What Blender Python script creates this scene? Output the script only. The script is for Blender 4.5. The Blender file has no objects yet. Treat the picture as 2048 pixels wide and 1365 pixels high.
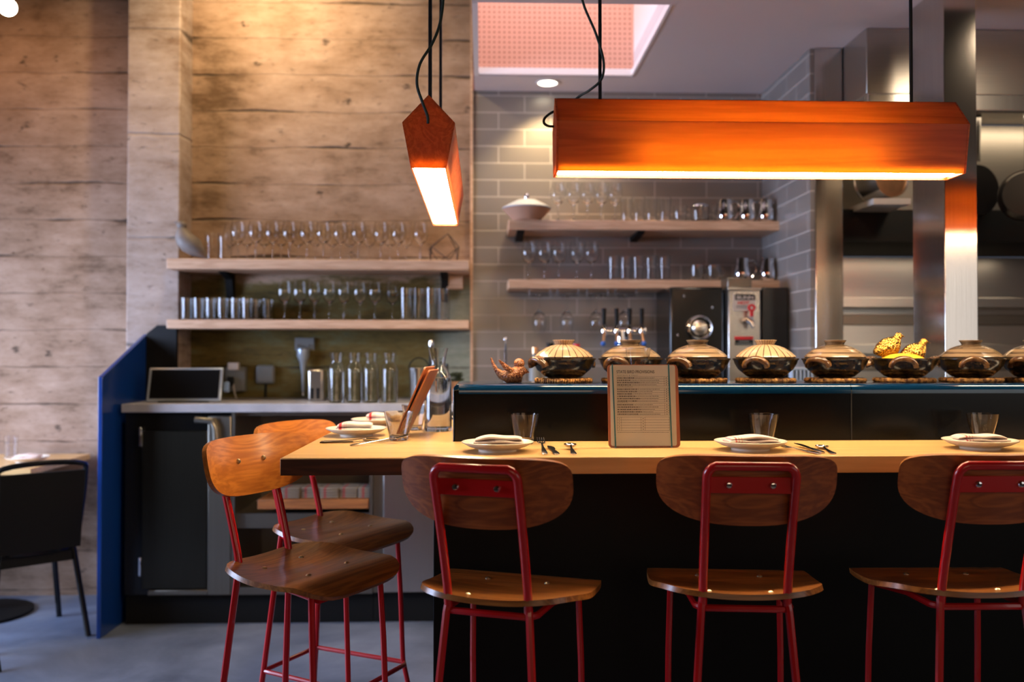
import bpy, bmesh, math, random
from mathutils import Vector, Matrix, Euler
random.seed(7)
PI = math.pi
S = bpy.context.scene
C = S.collection

# ------------------------------------------------------------------ camera
W_, H_ = 2048.0, 1365.0
F = 1800.0
VPX, HOR = 963.0, 709.0
cam_d = bpy.data.cameras.new('camera')
cam = bpy.data.objects.new('camera', cam_d)
C.objects.link(cam)
cam_d.sensor_width = 36.0
cam_d.lens = F / W_ * 36.0
yaw = math.atan((W_ / 2 - VPX) / F)
pitch = math.atan((HOR - H_ / 2) / F)
CAMZ = 1.3
cam.location = (0, 0, CAMZ)
cam.rotation_euler = (PI / 2 + pitch, 0, -yaw)
cam_d.clip_start = 0.05
cam_d.dof.use_dof = True
cam_d.dof.focus_distance = 2.5
cam_d.dof.aperture_fstop = 1.8
S.camera = cam
RM = Euler(cam.rotation_euler).to_matrix()

# ------------------------------------------------------------------ view, world
S.view_settings.view_transform = 'Standard'
S.view_settings.look = 'None'
S.view_settings.gamma = 1.0
S.view_settings.use_curve_mapping = False
S.view_settings.exposure = 0.12
try:
    S.cycles.use_denoising = True
    S.cycles.max_bounces = 10
    S.cycles.transmission_bounces = 10
    S.cycles.glossy_bounces = 4
    S.cycles.diffuse_bounces = 3
    S.cycles.sample_clamp_indirect = 4.0
    S.cycles.blur_glossy = 1.0
except Exception:
    pass
wd = bpy.data.worlds.new('world')
S.world = wd
wd.use_nodes = True
bg = wd.node_tree.nodes['Background']
bg.inputs[0].default_value = (0.55, 0.68, 1.0, 1)
bg.inputs[1].default_value = 0.2


def area(name, loc, aim, sx, sy, power, col, spread=PI):
    l = bpy.data.lights.new(name, 'AREA')
    l.shape = 'RECTANGLE'
    l.size, l.size_y = sx, sy
    l.energy = power
    l.color = col
    l.spread = spread
    o = bpy.data.objects.new(name, l)
    C.objects.link(o)
    o.location = loc
    o.rotation_euler = (Vector(aim) - Vector(loc)).to_track_quat('-Z', 'Y').to_euler()
    return o


def spot(name, loc, aim, power, col, size=1.0, blend=.5, rad=.03):
    l = bpy.data.lights.new(name, 'SPOT')
    l.energy = power
    l.color = col
    l.spot_size = size
    l.spot_blend = blend
    l.shadow_soft_size = rad
    o = bpy.data.objects.new(name, l)
    C.objects.link(o)
    o.location = loc
    o.rotation_euler = (Vector(aim) - Vector(loc)).to_track_quat('-Z', 'Y').to_euler()
    return o


# daylight from the left window and skylight; two unseen fills added behind and right
area('window_daylight_left', (-3.92, 3.35, 1.45), (0, 4.7, .55), 2.4, 1.3, 95, (0.55, 0.68, 1.0), 1.75)
area('window_daylight_front', (0.6, -3.85, 2.3), (0.4, 3, 1.2), 3.2, 1.6, 27, (1.0, 0.64, 0.36))  # warm fill added behind the viewer, not daylight
area('window_daylight_right', (4.12, -1.0, 1.75), (1.5, 0.8, 1.5), 3.0, 1.7, 16, (1.0, 0.90, 0.80))  # unseen light added so the steel column mirrors something bright
area('skylight_daylight', (0.42, 4.19, 4.05), (0.42, 4.19, 0), 0.7, 0.8, 20, (1.0, 0.84, 0.86))
# warm track spots of the dining room, then two added kitchen fills
spot('wall_wash_spot', (-1.12, 4.25, 3.45), (-1.1, 4.95, 2.65), 95, (1.0, 0.74, 0.42), 2.7, 1.0, .05)
spot('wall_wash_spot_left', (-2.6, 4.0, 3.4), (-2.3, 4.95, 1.7), 30, (1.0, 0.50, 0.20), 2.0, .9, .05)
spot('kitchen_spot', (2.35, 3.0, 2.72), (2.35, 4.3, 1.0), 30, (1.0, 0.78, 0.56), 1.9, .9, .12)  # unseen fill added to brighten the kitchen steel
spot('kitchen_spot_near', (1.25, 3.6, 2.72), (1.4, 4.7, 0.9), 24, (1.0, 0.80, 0.60), 1.6, .9, .12)  # second added fill for the kitchen, no visible fitting


def proj(p):
    q = RM.transposed() @ (Vector(p) - Vector((0, 0, CAMZ)))
    return (W_ / 2 + F * q.x / -q.z, H_ / 2 - F * q.y / -q.z)


def at(px, py, Y):
    d = RM @ Vector(((px - W_ / 2) / F, -(py - H_ / 2) / F, -1))
    s = Y / d.y
    return Vector((d.x * s, Y, CAMZ + d.z * s))


def atz(px, py, z):
    d = RM @ Vector(((px - W_ / 2) / F, -(py - H_ / 2) / F, -1))
    s = (z - CAMZ) / d.z
    return Vector((d.x * s, d.y * s, z))


def xat(px, Y, z):
    lo, hi = -8.0, 8.0
    for _ in range(50):
        m = (lo + hi) / 2
        if proj((m, Y, z))[0] < px:
            lo = m
        else:
            hi = m
    return (lo + hi) / 2


# ------------------------------------------------------------------ materials
MATS = {}


def nm(name):
    m = bpy.data.materials.new(name)
    m.use_nodes = True
    MATS[name] = m
    nt = m.node_tree
    b = nt.nodes['Principled BSDF']
    return m, nt, b


def N(nt, t, **kw):
    n = nt.nodes.new(t)
    for k, v in kw.items():
        setattr(n, k, v)
    return n


def simple(name, col, rough=.5, metal=0.0, spec=.5, coat=0.0, noise=0.0, nscale=30, bump=0.0):
    m, nt, b = nm(name)
    b.inputs['Base Color'].default_value = (*col, 1)
    b.inputs['Roughness'].default_value = rough
    b.inputs['Metallic'].default_value = metal
    b.inputs['Specular IOR Level'].default_value = spec
    b.inputs['Coat Weight'].default_value = coat
    tc = N(nt, 'ShaderNodeTexCoord')
    no = N(nt, 'ShaderNodeTexNoise')
    no.inputs['Scale'].default_value = nscale
    no.inputs['Detail'].default_value = 4
    nt.links.new(tc.outputs['Object'], no.inputs['Vector'])
    if noise:
        mx = N(nt, 'ShaderNodeMix', data_type='RGBA')
        mx.inputs[6].default_value = (*[c * (1 - noise) for c in col], 1)
        mx.inputs[7].default_value = (*[min(1, c * (1 + noise)) for c in col], 1)
        nt.links.new(no.outputs['Fac'], mx.inputs[0])
        nt.links.new(mx.outputs[2], b.inputs['Base Color'])
    if bump:
        bp = N(nt, 'ShaderNodeBump')
        bp.inputs['Strength'].default_value = bump
        bp.inputs['Distance'].default_value = .002
        nt.links.new(no.outputs['Fac'], bp.inputs['Height'])
        nt.links.new(bp.outputs[0], b.inputs['Normal'])
    return m


def ramp(nt, stops):
    r = N(nt, 'ShaderNodeValToRGB')
    e = r.color_ramp.elements
    while len(e) < len(stops):
        e.new(.5)
    for k, (p, c) in enumerate(stops):
        e[k].position = p
        e[k].color = (*c, 1) if len(c) == 3 else c
    return r


def wood(name, c1, c2, axis='x', scale=1.0, rough=.35, coat=.15, glow=None, contrast=1.0):
    m, nt, b = nm(name)
    tc = N(nt, 'ShaderNodeTexCoord')
    mp = N(nt, 'ShaderNodeMapping')
    k = {'x': (1.2, 16, 16), 'y': (16, 1.2, 16), 'z': (16, 16, 1.2)}[axis]
    mp.inputs['Scale'].default_value = [q * scale for q in k]
    nt.links.new(tc.outputs['Object'], mp.inputs['Vector'])
    n1 = N(nt, 'ShaderNodeTexNoise')
    n1.inputs['Scale'].default_value = 1.0
    n1.inputs['Detail'].default_value = 3
    n1.inputs['Distortion'].default_value = 1.2
    nt.links.new(mp.outputs[0], n1.inputs['Vector'])
    mul = N(nt, 'ShaderNodeMath', operation='MULTIPLY')
    mul.inputs[1].default_value = 9.0
    nt.links.new(n1.outputs['Fac'], mul.inputs[0])
    fr = N(nt, 'ShaderNodeMath', operation='SINE')
    mul2 = N(nt, 'ShaderNodeMath', operation='MULTIPLY')
    mul2.inputs[1].default_value = 4.0
    nt.links.new(mul.outputs[0], mul2.inputs[0])
    nt.links.new(mul2.outputs[0], fr.inputs[0])
    n2 = N(nt, 'ShaderNodeTexNoise')
    n2.inputs['Scale'].default_value = 6.0
    n2.inputs['Detail'].default_value = 6
    nt.links.new(mp.outputs[0], n2.inputs['Vector'])
    ma = N(nt, 'ShaderNodeMath', operation='MULTIPLY_ADD')
    ma.inputs[1].default_value = .16 * contrast
    nt.links.new(fr.outputs[0], ma.inputs[0])
    nt.links.new(n2.outputs['Fac'], ma.inputs[2])
    r = ramp(nt, [(.3, c2), (.7, c1)])
    nt.links.new(ma.outputs[0], r.inputs[0])
    nt.links.new(r.outputs[0], b.inputs['Base Color'])
    b.inputs['Roughness'].default_value = rough
    b.inputs['Coat Weight'].default_value = coat
    b.inputs['Coat Roughness'].default_value = .2
    if glow:
        tr = N(nt, 'ShaderNodeBsdfTranslucent')
        mixc = N(nt, 'ShaderNodeMix', data_type='RGBA', blend_type='MULTIPLY')
        mixc.inputs[0].default_value = .75
        mixc.inputs[6].default_value = (*glow, 1)
        r2 = ramp(nt, [(.25, (.74, .64, .58)), (.7, (1, 1, 1))])
        nt.links.new(ma.outputs[0], r2.inputs[0])
        nt.links.new(r2.outputs[0], mixc.inputs[7])
        nt.links.new(mixc.outputs[2], tr.inputs['Color'])
        ad = N(nt, 'ShaderNodeMixShader')
        ad.inputs[0].default_value = .5
        nt.links.new(b.outputs[0], ad.inputs[1])
        nt.links.new(tr.outputs[0], ad.inputs[2])
        nt.links.new(ad.outputs[0], nt.nodes['Material Output'].inputs[0])
    return m


def emis(name, col, st):
    m, nt, b = nm(name)
    b.inputs['Base Color'].default_value = (*col, 1)
    b.inputs['Emission Color'].default_value = (*col, 1)
    b.inputs['Emission Strength'].default_value = st
    return m


def glass(name, col=(1, 1, 1), rough=0.0, ior=1.45):
    m, nt, b = nm(name)
    b.inputs['Base Color'].default_value = (*col, 1)
    b.inputs['Transmission Weight'].default_value = 1.0
    b.inputs['Roughness'].default_value = rough
    b.inputs['IOR'].default_value = ior
    return m


def steel(name, col=(.62, .60, .57), rough=.28, axis='z', aniso=.0):
    m, nt, b = nm(name)
    b.inputs['Metallic'].default_value = 1
    tc = N(nt, 'ShaderNodeTexCoord')
    mp = N(nt, 'ShaderNodeMapping')
    mp.inputs['Scale'].default_value = {'z': (300, 300, 3), 'x': (3, 300, 300)}[axis]
    nt.links.new(tc.outputs['Object'], mp.inputs['Vector'])
    n = N(nt, 'ShaderNodeTexNoise')
    n.inputs['Scale'].default_value = 1
    n.inputs['Detail'].default_value = 3
    nt.links.new(mp.outputs[0], n.inputs['Vector'])
    r = ramp(nt, [(.2, tuple(c * .88 for c in col)), (.8, tuple(min(1, c * 1.08) for c in col))])
    nt.links.new(n.outputs['Fac'], r.inputs[0])
    nt.links.new(r.outputs[0], b.inputs['Base Color'])
    b.inputs['Roughness'].default_value = rough
    bp = N(nt, 'ShaderNodeBump')
    bp.inputs['Strength'].default_value = .06
    bp.inputs['Distance'].default_value = .001
    nt.links.new(n.outputs['Fac'], bp.inputs['Height'])
    nt.links.new(bp.outputs[0], b.inputs['Normal'])
    return m


def concrete(name, base1, base2, stain, board=.2, patina=False, vertical=False, zoff=0.0):
    m, nt, b = nm(name)
    L = nt.links.new
    tc = N(nt, 'ShaderNodeTexCoord')
    sep = N(nt, 'ShaderNodeSeparateXYZ')
    L(tc.outputs['Object'], sep.inputs[0])
    big = N(nt, 'ShaderNodeTexNoise')
    big.inputs['Scale'].default_value = 1.6
    big.inputs['Detail'].default_value = 8
    big.inputs['Roughness'].default_value = .62
    L(tc.outputs['Object'], big.inputs['Vector'])
    mid = N(nt, 'ShaderNodeTexNoise')
    mid.inputs['Scale'].default_value = 9
    mid.inputs['Detail'].default_value = 8
    mid.inputs['Roughness'].default_value = .7
    mp = N(nt, 'ShaderNodeMapping')
    mp.inputs['Scale'].default_value = (.5, .5, 1.6)
    L(tc.outputs['Object'], mp.inputs['Vector'])
    L(mp.outputs[0], mid.inputs['Vector'])
    r1 = ramp(nt, [(.36, stain), (.47, base2), (.62, base1)])
    mixf = N(nt, 'ShaderNodeMath', operation='MULTIPLY_ADD')
    mixf.inputs[1].default_value = .55
    hal = N(nt, 'ShaderNodeMath', operation='MULTIPLY')
    hal.inputs[1].default_value = .45
    L(mid.outputs['Fac'], hal.inputs[0])
    L(big.outputs['Fac'], mixf.inputs[0])
    L(hal.outputs[0], mixf.inputs[2])
    L(mixf.outputs[0], r1.inputs[0])
    fine = N(nt, 'ShaderNodeTexNoise')
    fine.inputs['Scale'].default_value = 34
    fine.inputs['Detail'].default_value = 7
    fine.inputs['Roughness'].default_value = .75
    L(mp.outputs[0], fine.inputs['Vector'])
    chip = N(nt, 'ShaderNodeMapRange')
    chip.inputs['From Min'].default_value = .60
    chip.inputs['From Max'].default_value = .72
    chip.inputs['To Max'].default_value = .75
    L(fine.outputs['Fac'], chip.inputs['Value'])
    # board joints: z warped by noise
    wn = N(nt, 'ShaderNodeTexNoise')
    wn.inputs['Scale'].default_value = 2.2
    wn.inputs['Detail'].default_value = 5
    L(tc.outputs['Object'], wn.inputs['Vector'])
    wa = N(nt, 'ShaderNodeMath', operation='MULTIPLY_ADD')
    wa.inputs[1].default_value = .04
    L(wn.outputs['Fac'], wa.inputs[0])
    L(sep.outputs['Z'], wa.inputs[2])
    dv = N(nt, 'ShaderNodeMath', operation='MULTIPLY_ADD')
    dv.inputs[1].default_value = 1 / board
    dv.inputs[2].default_value = zoff
    L(wa.outputs[0], dv.inputs[0])
    fr = N(nt, 'ShaderNodeMath', operation='FRACT')
    L(dv.outputs[0], fr.inputs[0])
    sb = N(nt, 'ShaderNodeMath', operation='SUBTRACT')
    sb.inputs[1].default_value = .5
    L(fr.outputs[0], sb.inputs[0])
    ab = N(nt, 'ShaderNodeMath', operation='ABSOLUTE')
    L(sb.outputs[0], ab.inputs[0])
    # broken line width
    ln = N(nt, 'ShaderNodeTexNoise')
    ln.inputs['Scale'].default_value = 3.0
    ln.inputs['Detail'].default_value = 6
    mp2 = N(nt, 'ShaderNodeMapping')
    mp2.inputs['Scale'].default_value = (1, 1, 2.5)
    mp2.inputs['Location'].default_value = (3, 1, 7)
    L(tc.outputs['Object'], mp2.inputs['Vector'])
    L(mp2.outputs[0], ln.inputs['Vector'])
    lw = N(nt, 'ShaderNodeMapRange')
    lw.inputs['From Min'].default_value = .50
    lw.inputs['From Max'].default_value = .68
    lw.inputs['To Min'].default_value = -.004
    lw.inputs['To Max'].default_value = .042
    L(ln.outputs['Fac'], lw.inputs['Value'])
    ls = N(nt, 'ShaderNodeMath', operation='SUBTRACT')
    L(ab.outputs[0], ls.inputs[0])
    L(lw.outputs[0], ls.inputs[1])
    lm = N(nt, 'ShaderNodeMapRange')
    lm.inputs['From Min'].default_value = -.02
    lm.inputs['From Max'].default_value = .022
    lm.inputs['To Min'].default_value = .85
    lm.inputs['To Max'].default_value = 0
    L(ls.outputs[0], lm.inputs['Value'])
    # pits
    vo = N(nt, 'ShaderNodeTexVoronoi')
    vo.inputs['Scale'].default_value = 6.5
    vo.inputs['Randomness'].default_value = 1
    vd = N(nt, 'ShaderNodeMix', data_type='RGBA', blend_type='ADD')
    vd.inputs[0].default_value = .16
    vd.clamp_result = False
    L(tc.outputs['Object'], vd.inputs[6])
    L(fine.outputs['Color'], vd.inputs[7])
    L(vd.outputs[2], vo.inputs['Vector'])
    pm = N(nt, 'ShaderNodeMapRange')
    pm.inputs['From Min'].default_value = .06
    pm.inputs['From Max'].default_value = .13
    pm.inputs['To Min'].default_value = .9
    pm.inputs['To Max'].default_value = 0
    L(vo.outputs['Distance'], pm.inputs['Value'])
    pn = N(nt, 'ShaderNodeMath', operation='MULTIPLY')
    cr = N(nt, 'ShaderNodeMath', operation='GREATER_THAN')
    cr.inputs[1].default_value = .5
    L(big.outputs['Fac'], cr.inputs[0])
    L(pm.outputs[0], pn.inputs[0])
    L(cr.outputs[0], pn.inputs[1])
    mx = N(nt, 'ShaderNodeMath', operation='MAXIMUM')
    L(lm.outputs[0], mx.inputs[0])
    L(pn.outputs[0], mx.inputs[1])
    mx0 = mx
    mx = N(nt, 'ShaderNodeMath', operation='MAXIMUM')
    L(mx0.outputs[0], mx.inputs[0])
    L(chip.outputs[0], mx.inputs[1])
    dark = N(nt, 'ShaderNodeMix', data_type='RGBA')
    dark.inputs[7].default_value = (.035, .022, .012, 1)
    L(mx.outputs[0], dark.inputs[0])
    src = r1.outputs[0]
    if patina:
        # mossy green-brown band low on the wall, with a ragged upper limit
        pz = N(nt, 'ShaderNodeMath', operation='MULTIPLY_ADD')
        pz.inputs[1].default_value = .35
        L(mid.outputs['Fac'], pz.inputs[0])
        L(sep.outputs['Z'], pz.inputs[2])
        pr = N(nt, 'ShaderNodeMapRange')
        pr.inputs['From Min'].default_value = 1.86
        pr.inputs['From Max'].default_value = 1.92
        pr.inputs['To Min'].default_value = 1
        pr.inputs['To Max'].default_value = 0
        L(pz.outputs[0], pr.inputs['Value'])
        px_ = N(nt, 'ShaderNodeMapRange')
        px_.inputs['From Min'].default_value = -.27
        px_.inputs['From Max'].default_value = -.2
        px_.inputs['To Min'].default_value = 1
        px_.inputs['To Max'].default_value = .0
        L(sep.outputs['X'], px_.inputs['Value'])
        gx = N(nt, 'ShaderNodeMath', operation='GREATER_THAN')
        gx.inputs[1].default_value = -1.6
        L(sep.outputs['X'], gx.inputs[0])
        pg = N(nt, 'ShaderNodeMath', operation='MULTIPLY')
        L(pr.outputs[0], pg.inputs[0])
        L(gx.outputs[0], pg.inputs[1])
        pc = ramp(nt, [(.3, (.05, .035, .006)), (.5, (.12, .085, .015)), (.7, (.13, .14, .075))])
        L(mid.outputs['Fac'], pc.inputs[0])
        pc2 = ramp(nt, [(.3, (.15, .17, .12)), (.7, (.30, .32, .25))])
        L(mid.outputs['Fac'], pc2.inputs[0])
        pmx = N(nt, 'ShaderNodeMix', data_type='RGBA')
        L(px_.outputs[0], pmx.inputs[0])
        L(pc2.outputs[0], pmx.inputs[6])
        L(pc.outputs[0], pmx.inputs[7])
        fin = N(nt, 'ShaderNodeMix', data_type='RGBA')
        L(pg.outputs[0], fin.inputs[0])
        L(r1.outputs[0], fin.inputs[6])
        L(pmx.outputs[2], fin.inputs[7])
        src = fin.outputs[2]
    L(src, dark.inputs[6])
    L(dark.outputs[2], b.inputs['Base Color'])
    b.inputs['Roughness'].default_value = .85
    hs = N(nt, 'ShaderNodeMath', operation='SUBTRACT')
    L(mixf.outputs[0], hs.inputs[0])
    L(mx.outputs[0], hs.inputs[1])
    bp = N(nt, 'ShaderNodeBump')
    bp.inputs['Strength'].default_value = .5
    bp.inputs['Distance'].default_value = .02
    L(hs.outputs[0], bp.inputs['Height'])
    L(bp.outputs[0], b.inputs['Normal'])
    return m


def tiles(name, axis, c1, c2, mortar, xoff, zoff, bw=.289, rh=.0933):
    m, nt, b = nm(name)
    L = nt.links.new
    tc = N(nt, 'ShaderNodeTexCoord')
    sep = N(nt, 'ShaderNodeSeparateXYZ')
    L(tc.outputs['Object'], sep.inputs[0])
    cb = N(nt, 'ShaderNodeCombineXYZ')
    ax = N(nt, 'ShaderNodeMath', operation='ADD')
    ax.inputs[1].default_value = xoff
    L(sep.outputs[axis], ax.inputs[0])
    az = N(nt, 'ShaderNodeMath', operation='ADD')
    az.inputs[1].default_value = zoff
    L(sep.outputs['Z'], az.inputs[0])
    L(ax.outputs[0], cb.inputs[0])
    L(az.outputs[0], cb.inputs[1])
    br = N(nt, 'ShaderNodeTexBrick')
    br.offset = .5
    br.inputs['Scale'].default_value = 1
    br.inputs['Color1'].default_value = (*c1, 1)
    br.inputs['Color2'].default_value = (*c2, 1)
    br.inputs['Mortar'].default_value = (*mortar, 1)
    br.inputs['Mortar Size'].default_value = .0035
    br.inputs['Mortar Smooth'].default_value = .2
    br.inputs['Brick Width'].default_value = bw
    br.inputs['Row Height'].default_value = rh
    L(cb.outputs[0], br.inputs['Vector'])
    L(br.outputs['Color'], b.inputs['Base Color'])
    mr = N(nt, 'ShaderNodeMapRange')
    mr.inputs['To Min'].default_value = .28
    mr.inputs['To Max'].default_value = .8
    L(br.outputs['Fac'], mr.inputs['Value'])
    L(mr.outputs[0], b.inputs['Roughness'])
    bp = N(nt, 'ShaderNodeBump', invert=True)
    bp.inputs['Strength'].default_value = .4
    bp.inputs['Distance'].default_value = .003
    L(br.outputs['Fac'], bp.inputs['Height'])
    L(bp.outputs[0], b.inputs['Normal'])
    return m


M_conc = concrete('board_formed_concrete', (.43, .295, .21), (.28, .175, .11), (.10, .052, .022), .2, patina=True, zoff=.25)
M_conc2 = concrete('pilaster_concrete', (.46, .37, .32), (.33, .25, .20), (.17, .10, .06), .55)
M_room = simple('dining_room_plaster', (.16, .12, .10), .9, noise=.1, nscale=2)
M_ceil = simple('kitchen_ceiling_paint', (.62, .56, .57), .8, noise=.03, nscale=3)
M_white = simple('white_paint', (.80, .76, .76), .5)
M_ceil2 = simple('dark_ceiling_paint', (.05, .045, .04), .9)
M_tile = tiles('taupe_subway_tile', 'X', (.225, .20, .18), (.205, .18, .162), (.42, .37, .33), -.093 + .289, -2.449 + .0933 * 30)
M_tile_s = tiles('taupe_subway_tile_side', 'Y', (.225, .20, .18), (.205, .18, .162), (.42, .37, .33), -.06, -2.449 + .0933 * 30)
M_navy = simple('glazed_navy_tile', (.0015, .0022, .0035), .2, spec=.18)
M_navyt = simple('glazed_blue_ledge_tile', (.0015, .020, .062), .1, coat=.3)
M_blackb = simple('black_glazed_base_tile', (.0025, .0025, .0025), .4, spec=.2)
M_grout = simple('dark_grout', (.012, .013, .016), .7)
M_blue = simple('blue_lacquer_panel', (.003, .035, .20), .28, coat=.3, noise=.06, nscale=3)
M_black = simple('matte_black', (.004, .004, .004), .6, spec=.25)
M_blackg = simple('gloss_black', (.006, .006, .006), .2)
M_rod = simple('black_steel_rod', (.008, .008, .009), .35)
M_red = simple('red_powder_coat', (.50, .006, .008), .28, coat=.4)
M_chrome = simple('chrome', (.8, .8, .82), .08, metal=1)
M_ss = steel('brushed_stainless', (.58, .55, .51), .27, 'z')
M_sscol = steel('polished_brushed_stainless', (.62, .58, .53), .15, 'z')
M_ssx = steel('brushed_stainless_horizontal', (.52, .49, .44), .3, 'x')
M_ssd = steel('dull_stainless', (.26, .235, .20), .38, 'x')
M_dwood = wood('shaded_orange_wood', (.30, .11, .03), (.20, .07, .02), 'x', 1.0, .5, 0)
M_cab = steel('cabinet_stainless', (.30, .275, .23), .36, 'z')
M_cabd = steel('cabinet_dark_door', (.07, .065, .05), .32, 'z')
M_cutl = simple('polished_cutlery', (.75, .72, .68), .14, metal=1)
M_oak = wood('honey_maple_plywood', (.56, .19, .030), (.38, .11, .015), 'x', 1.0, .3, .3)
M_ply = wood('plywood_edge', (.30, .12, .035), (.14, .05, .015), 'x', 1.5, .5, 0)
M_top = wood('maple_butcher_block', (.78, .49, .20), (.66, .38, .14), 'x', .55, .32, .25, contrast=.6)
M_shelf = wood('pale_oak_shelf', (.64, .42, .28), (.52, .32, .20), 'x', 1.0, .5, .05)
M_veneer = wood('translucent_cherry_veneer', (.52, .14, .03), (.34, .07, .012), 'x', .5, .4, .15, glow=(1.0, .50, .09))
M_veneer_y = wood('translucent_cherry_veneer_long', (.62, .22, .09), (.50, .15, .05), 'y', .5, .4, .15, glow=(.9, .5, .3))
M_cherry = wood('cherry_end_panel', (.62, .17, .045), (.46, .09, .02), 'x', 1.0, .4, .15, glow=(.75, .30, .05))
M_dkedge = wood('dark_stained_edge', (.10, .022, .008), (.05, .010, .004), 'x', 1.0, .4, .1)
M_backrear = wood('dark_walnut_back', (.38, .095, .018), (.22, .048, .009), 'x', 1.0, .35, .2)  # darker brown for the rear faces of the backrests
M_seat = wood('walnut_stained_seat', (.36, .125, .022), (.20, .062, .010), 'x', 1.0, .32, .25)  # seat wood, darker than the honey backrest front
M_board = wood('walnut_menu_board', (.42, .12, .03), (.28, .07, .015), 'z', 1.5, .4, .2)
M_diff = emis('lamp_diffuser', (1.0, .74, .44), 66)
M_tube = emis('lamp_tube', (1.0, .74, .42), 42.0)
M_bulb = emis('opal_bulb', (1.0, .80, .52), 12.0)
M_down = emis('downlight_lens', (1.0, .86, .62), 16.0)
M_glass = glass('clear_glass')
M_water = glass('water', (.97, .99, 1.0), 0.0, 1.33)
M_plate = simple('cream_stoneware_plate', (.78, .70, .58), .25, coat=.2)
M_paper = simple('cream_menu_paper', (.86, .82, .70), .8)
M_ink = simple('menu_ink', (.04, .035, .025), .8)
M_teal = simple('teal_elastic', (.03, .16, .20), .7)
M_tray = simple('lamp_tray_white', (.8, .76, .7), .6)
M_gold = simple('gilded_metal', (.95, .60, .14), .22, metal=1)
M_lemon = simple('yellow_cloth', (.85, .50, .03), .5)
M_cord = simple('green_black_braided_cord', (.015, .03, .022), .7, noise=.5, nscale=200)
M_cablew = simple('white_cable', (.55, .50, .45), .5)
M_grey = simple('grey_plastic', (.16, .17, .17), .5)
M_greyb = simple('blue_grey_plastic', (.14, .20, .30), .4)
M_screen = simple('tablet_screen', (.003, .003, .004), .3, spec=.3)
M_bezel = simple('silver_tablet_bezel', (.45, .52, .60), .3, metal=.6)
M_tap = simple('red_plastic', (.55, .01, .02), .3)
M_blueb = simple('blue_plastic', (.01, .10, .45), .3)
M_clay = simple('terracotta', (.50, .28, .18), .7)
M_copper = simple('copper_base', (.75, .42, .22), .35, metal=1, noise=.3, nscale=20)
M_dpan = simple('dark_steel_pan', (.07, .065, .06), .3, metal=1)
M_leaf = simple('dark_leaves', (.015, .03, .01), .6)
M_crate = simple('pale_blue_plastic', (.35, .45, .60), .5)
M_label_w = simple('label_white', (.55, .50, .45), .6)
M_worktop = simple('grey_stone_worktop', (.42, .42, .45), .28, noise=.35, nscale=9)
M_wire = simple('dark_wire', (.06, .045, .04), .4, metal=.8)
M_birdg = simple('grey_stone_bird', (.16, .13, .11), .6, noise=.5, nscale=25)

# floor
m, nt, b = nm('polished_concrete_floor')
M_floor = m
tc = N(nt, 'ShaderNodeTexCoord')
n1 = N(nt, 'ShaderNodeTexNoise')
n1.inputs['Scale'].default_value = 1.3
n1.inputs['Detail'].default_value = 9
n1.inputs['Roughness'].default_value = .65
n1.inputs['Distortion'].default_value = .6
nt.links.new(tc.outputs['Object'], n1.inputs['Vector'])
r = ramp(nt, [(.3, (.06, .075, .11)), (.55, (.16, .19, .26)), (.72, (.28, .32, .40))])
nt.links.new(n1.outputs['Fac'], r.inputs[0])
nt.links.new(r.outputs[0], b.inputs['Base Color'])
b.inputs['Roughness'].default_value = .42

# pegboard
m, nt, b = nm('perforated_pink_pegboard')
M_peg = m
tc = N(nt, 'ShaderNodeTexCoord')
sep = N(nt, 'ShaderNodeSeparateXYZ')
nt.links.new(tc.outputs['Object'], sep.inputs[0])
outs = []
for axn in ('X', 'Z'):
    mu = N(nt, 'ShaderNodeMath', operation='MULTIPLY')
    mu.inputs[1].default_value = 1 / .0262
    nt.links.new(sep.outputs[axn], mu.inputs[0])
    fr = N(nt, 'ShaderNodeMath', operation='FRACT')
    nt.links.new(mu.outputs[0], fr.inputs[0])
    sb = N(nt, 'ShaderNodeMath', operation='SUBTRACT')
    sb.inputs[1].default_value = .5
    nt.links.new(fr.outputs[0], sb.inputs[0])
    p2 = N(nt, 'ShaderNodeMath', operation='POWER')
    p2.inputs[1].default_value = 2
    nt.links.new(sb.outputs[0], p2.inputs[0])
    outs.append(p2)
ad = N(nt, 'ShaderNodeMath', operation='ADD')
nt.links.new(outs[0].outputs[0], ad.inputs[0])
nt.links.new(outs[1].outputs[0], ad.inputs[1])
lt = N(nt, 'ShaderNodeMath', operation='LESS_THAN')
lt.inputs[1].default_value = .035
nt.links.new(ad.outputs[0], lt.inputs[0])
mx = N(nt, 'ShaderNodeMix', data_type='RGBA')
mx.inputs[6].default_value = (.64, .33, .24, 1)
mx.inputs[7].default_value = (.26, .09, .05, 1)
nt.links.new(lt.outputs[0], mx.inputs[0])
nt.links.new(mx.outputs[2], b.inputs['Base Color'])
b.inputs['Roughness'].default_value = .7
M_pegred = simple('red_perforated_panel', (.45, .09, .04), .7, noise=.3, nscale=60)


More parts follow.
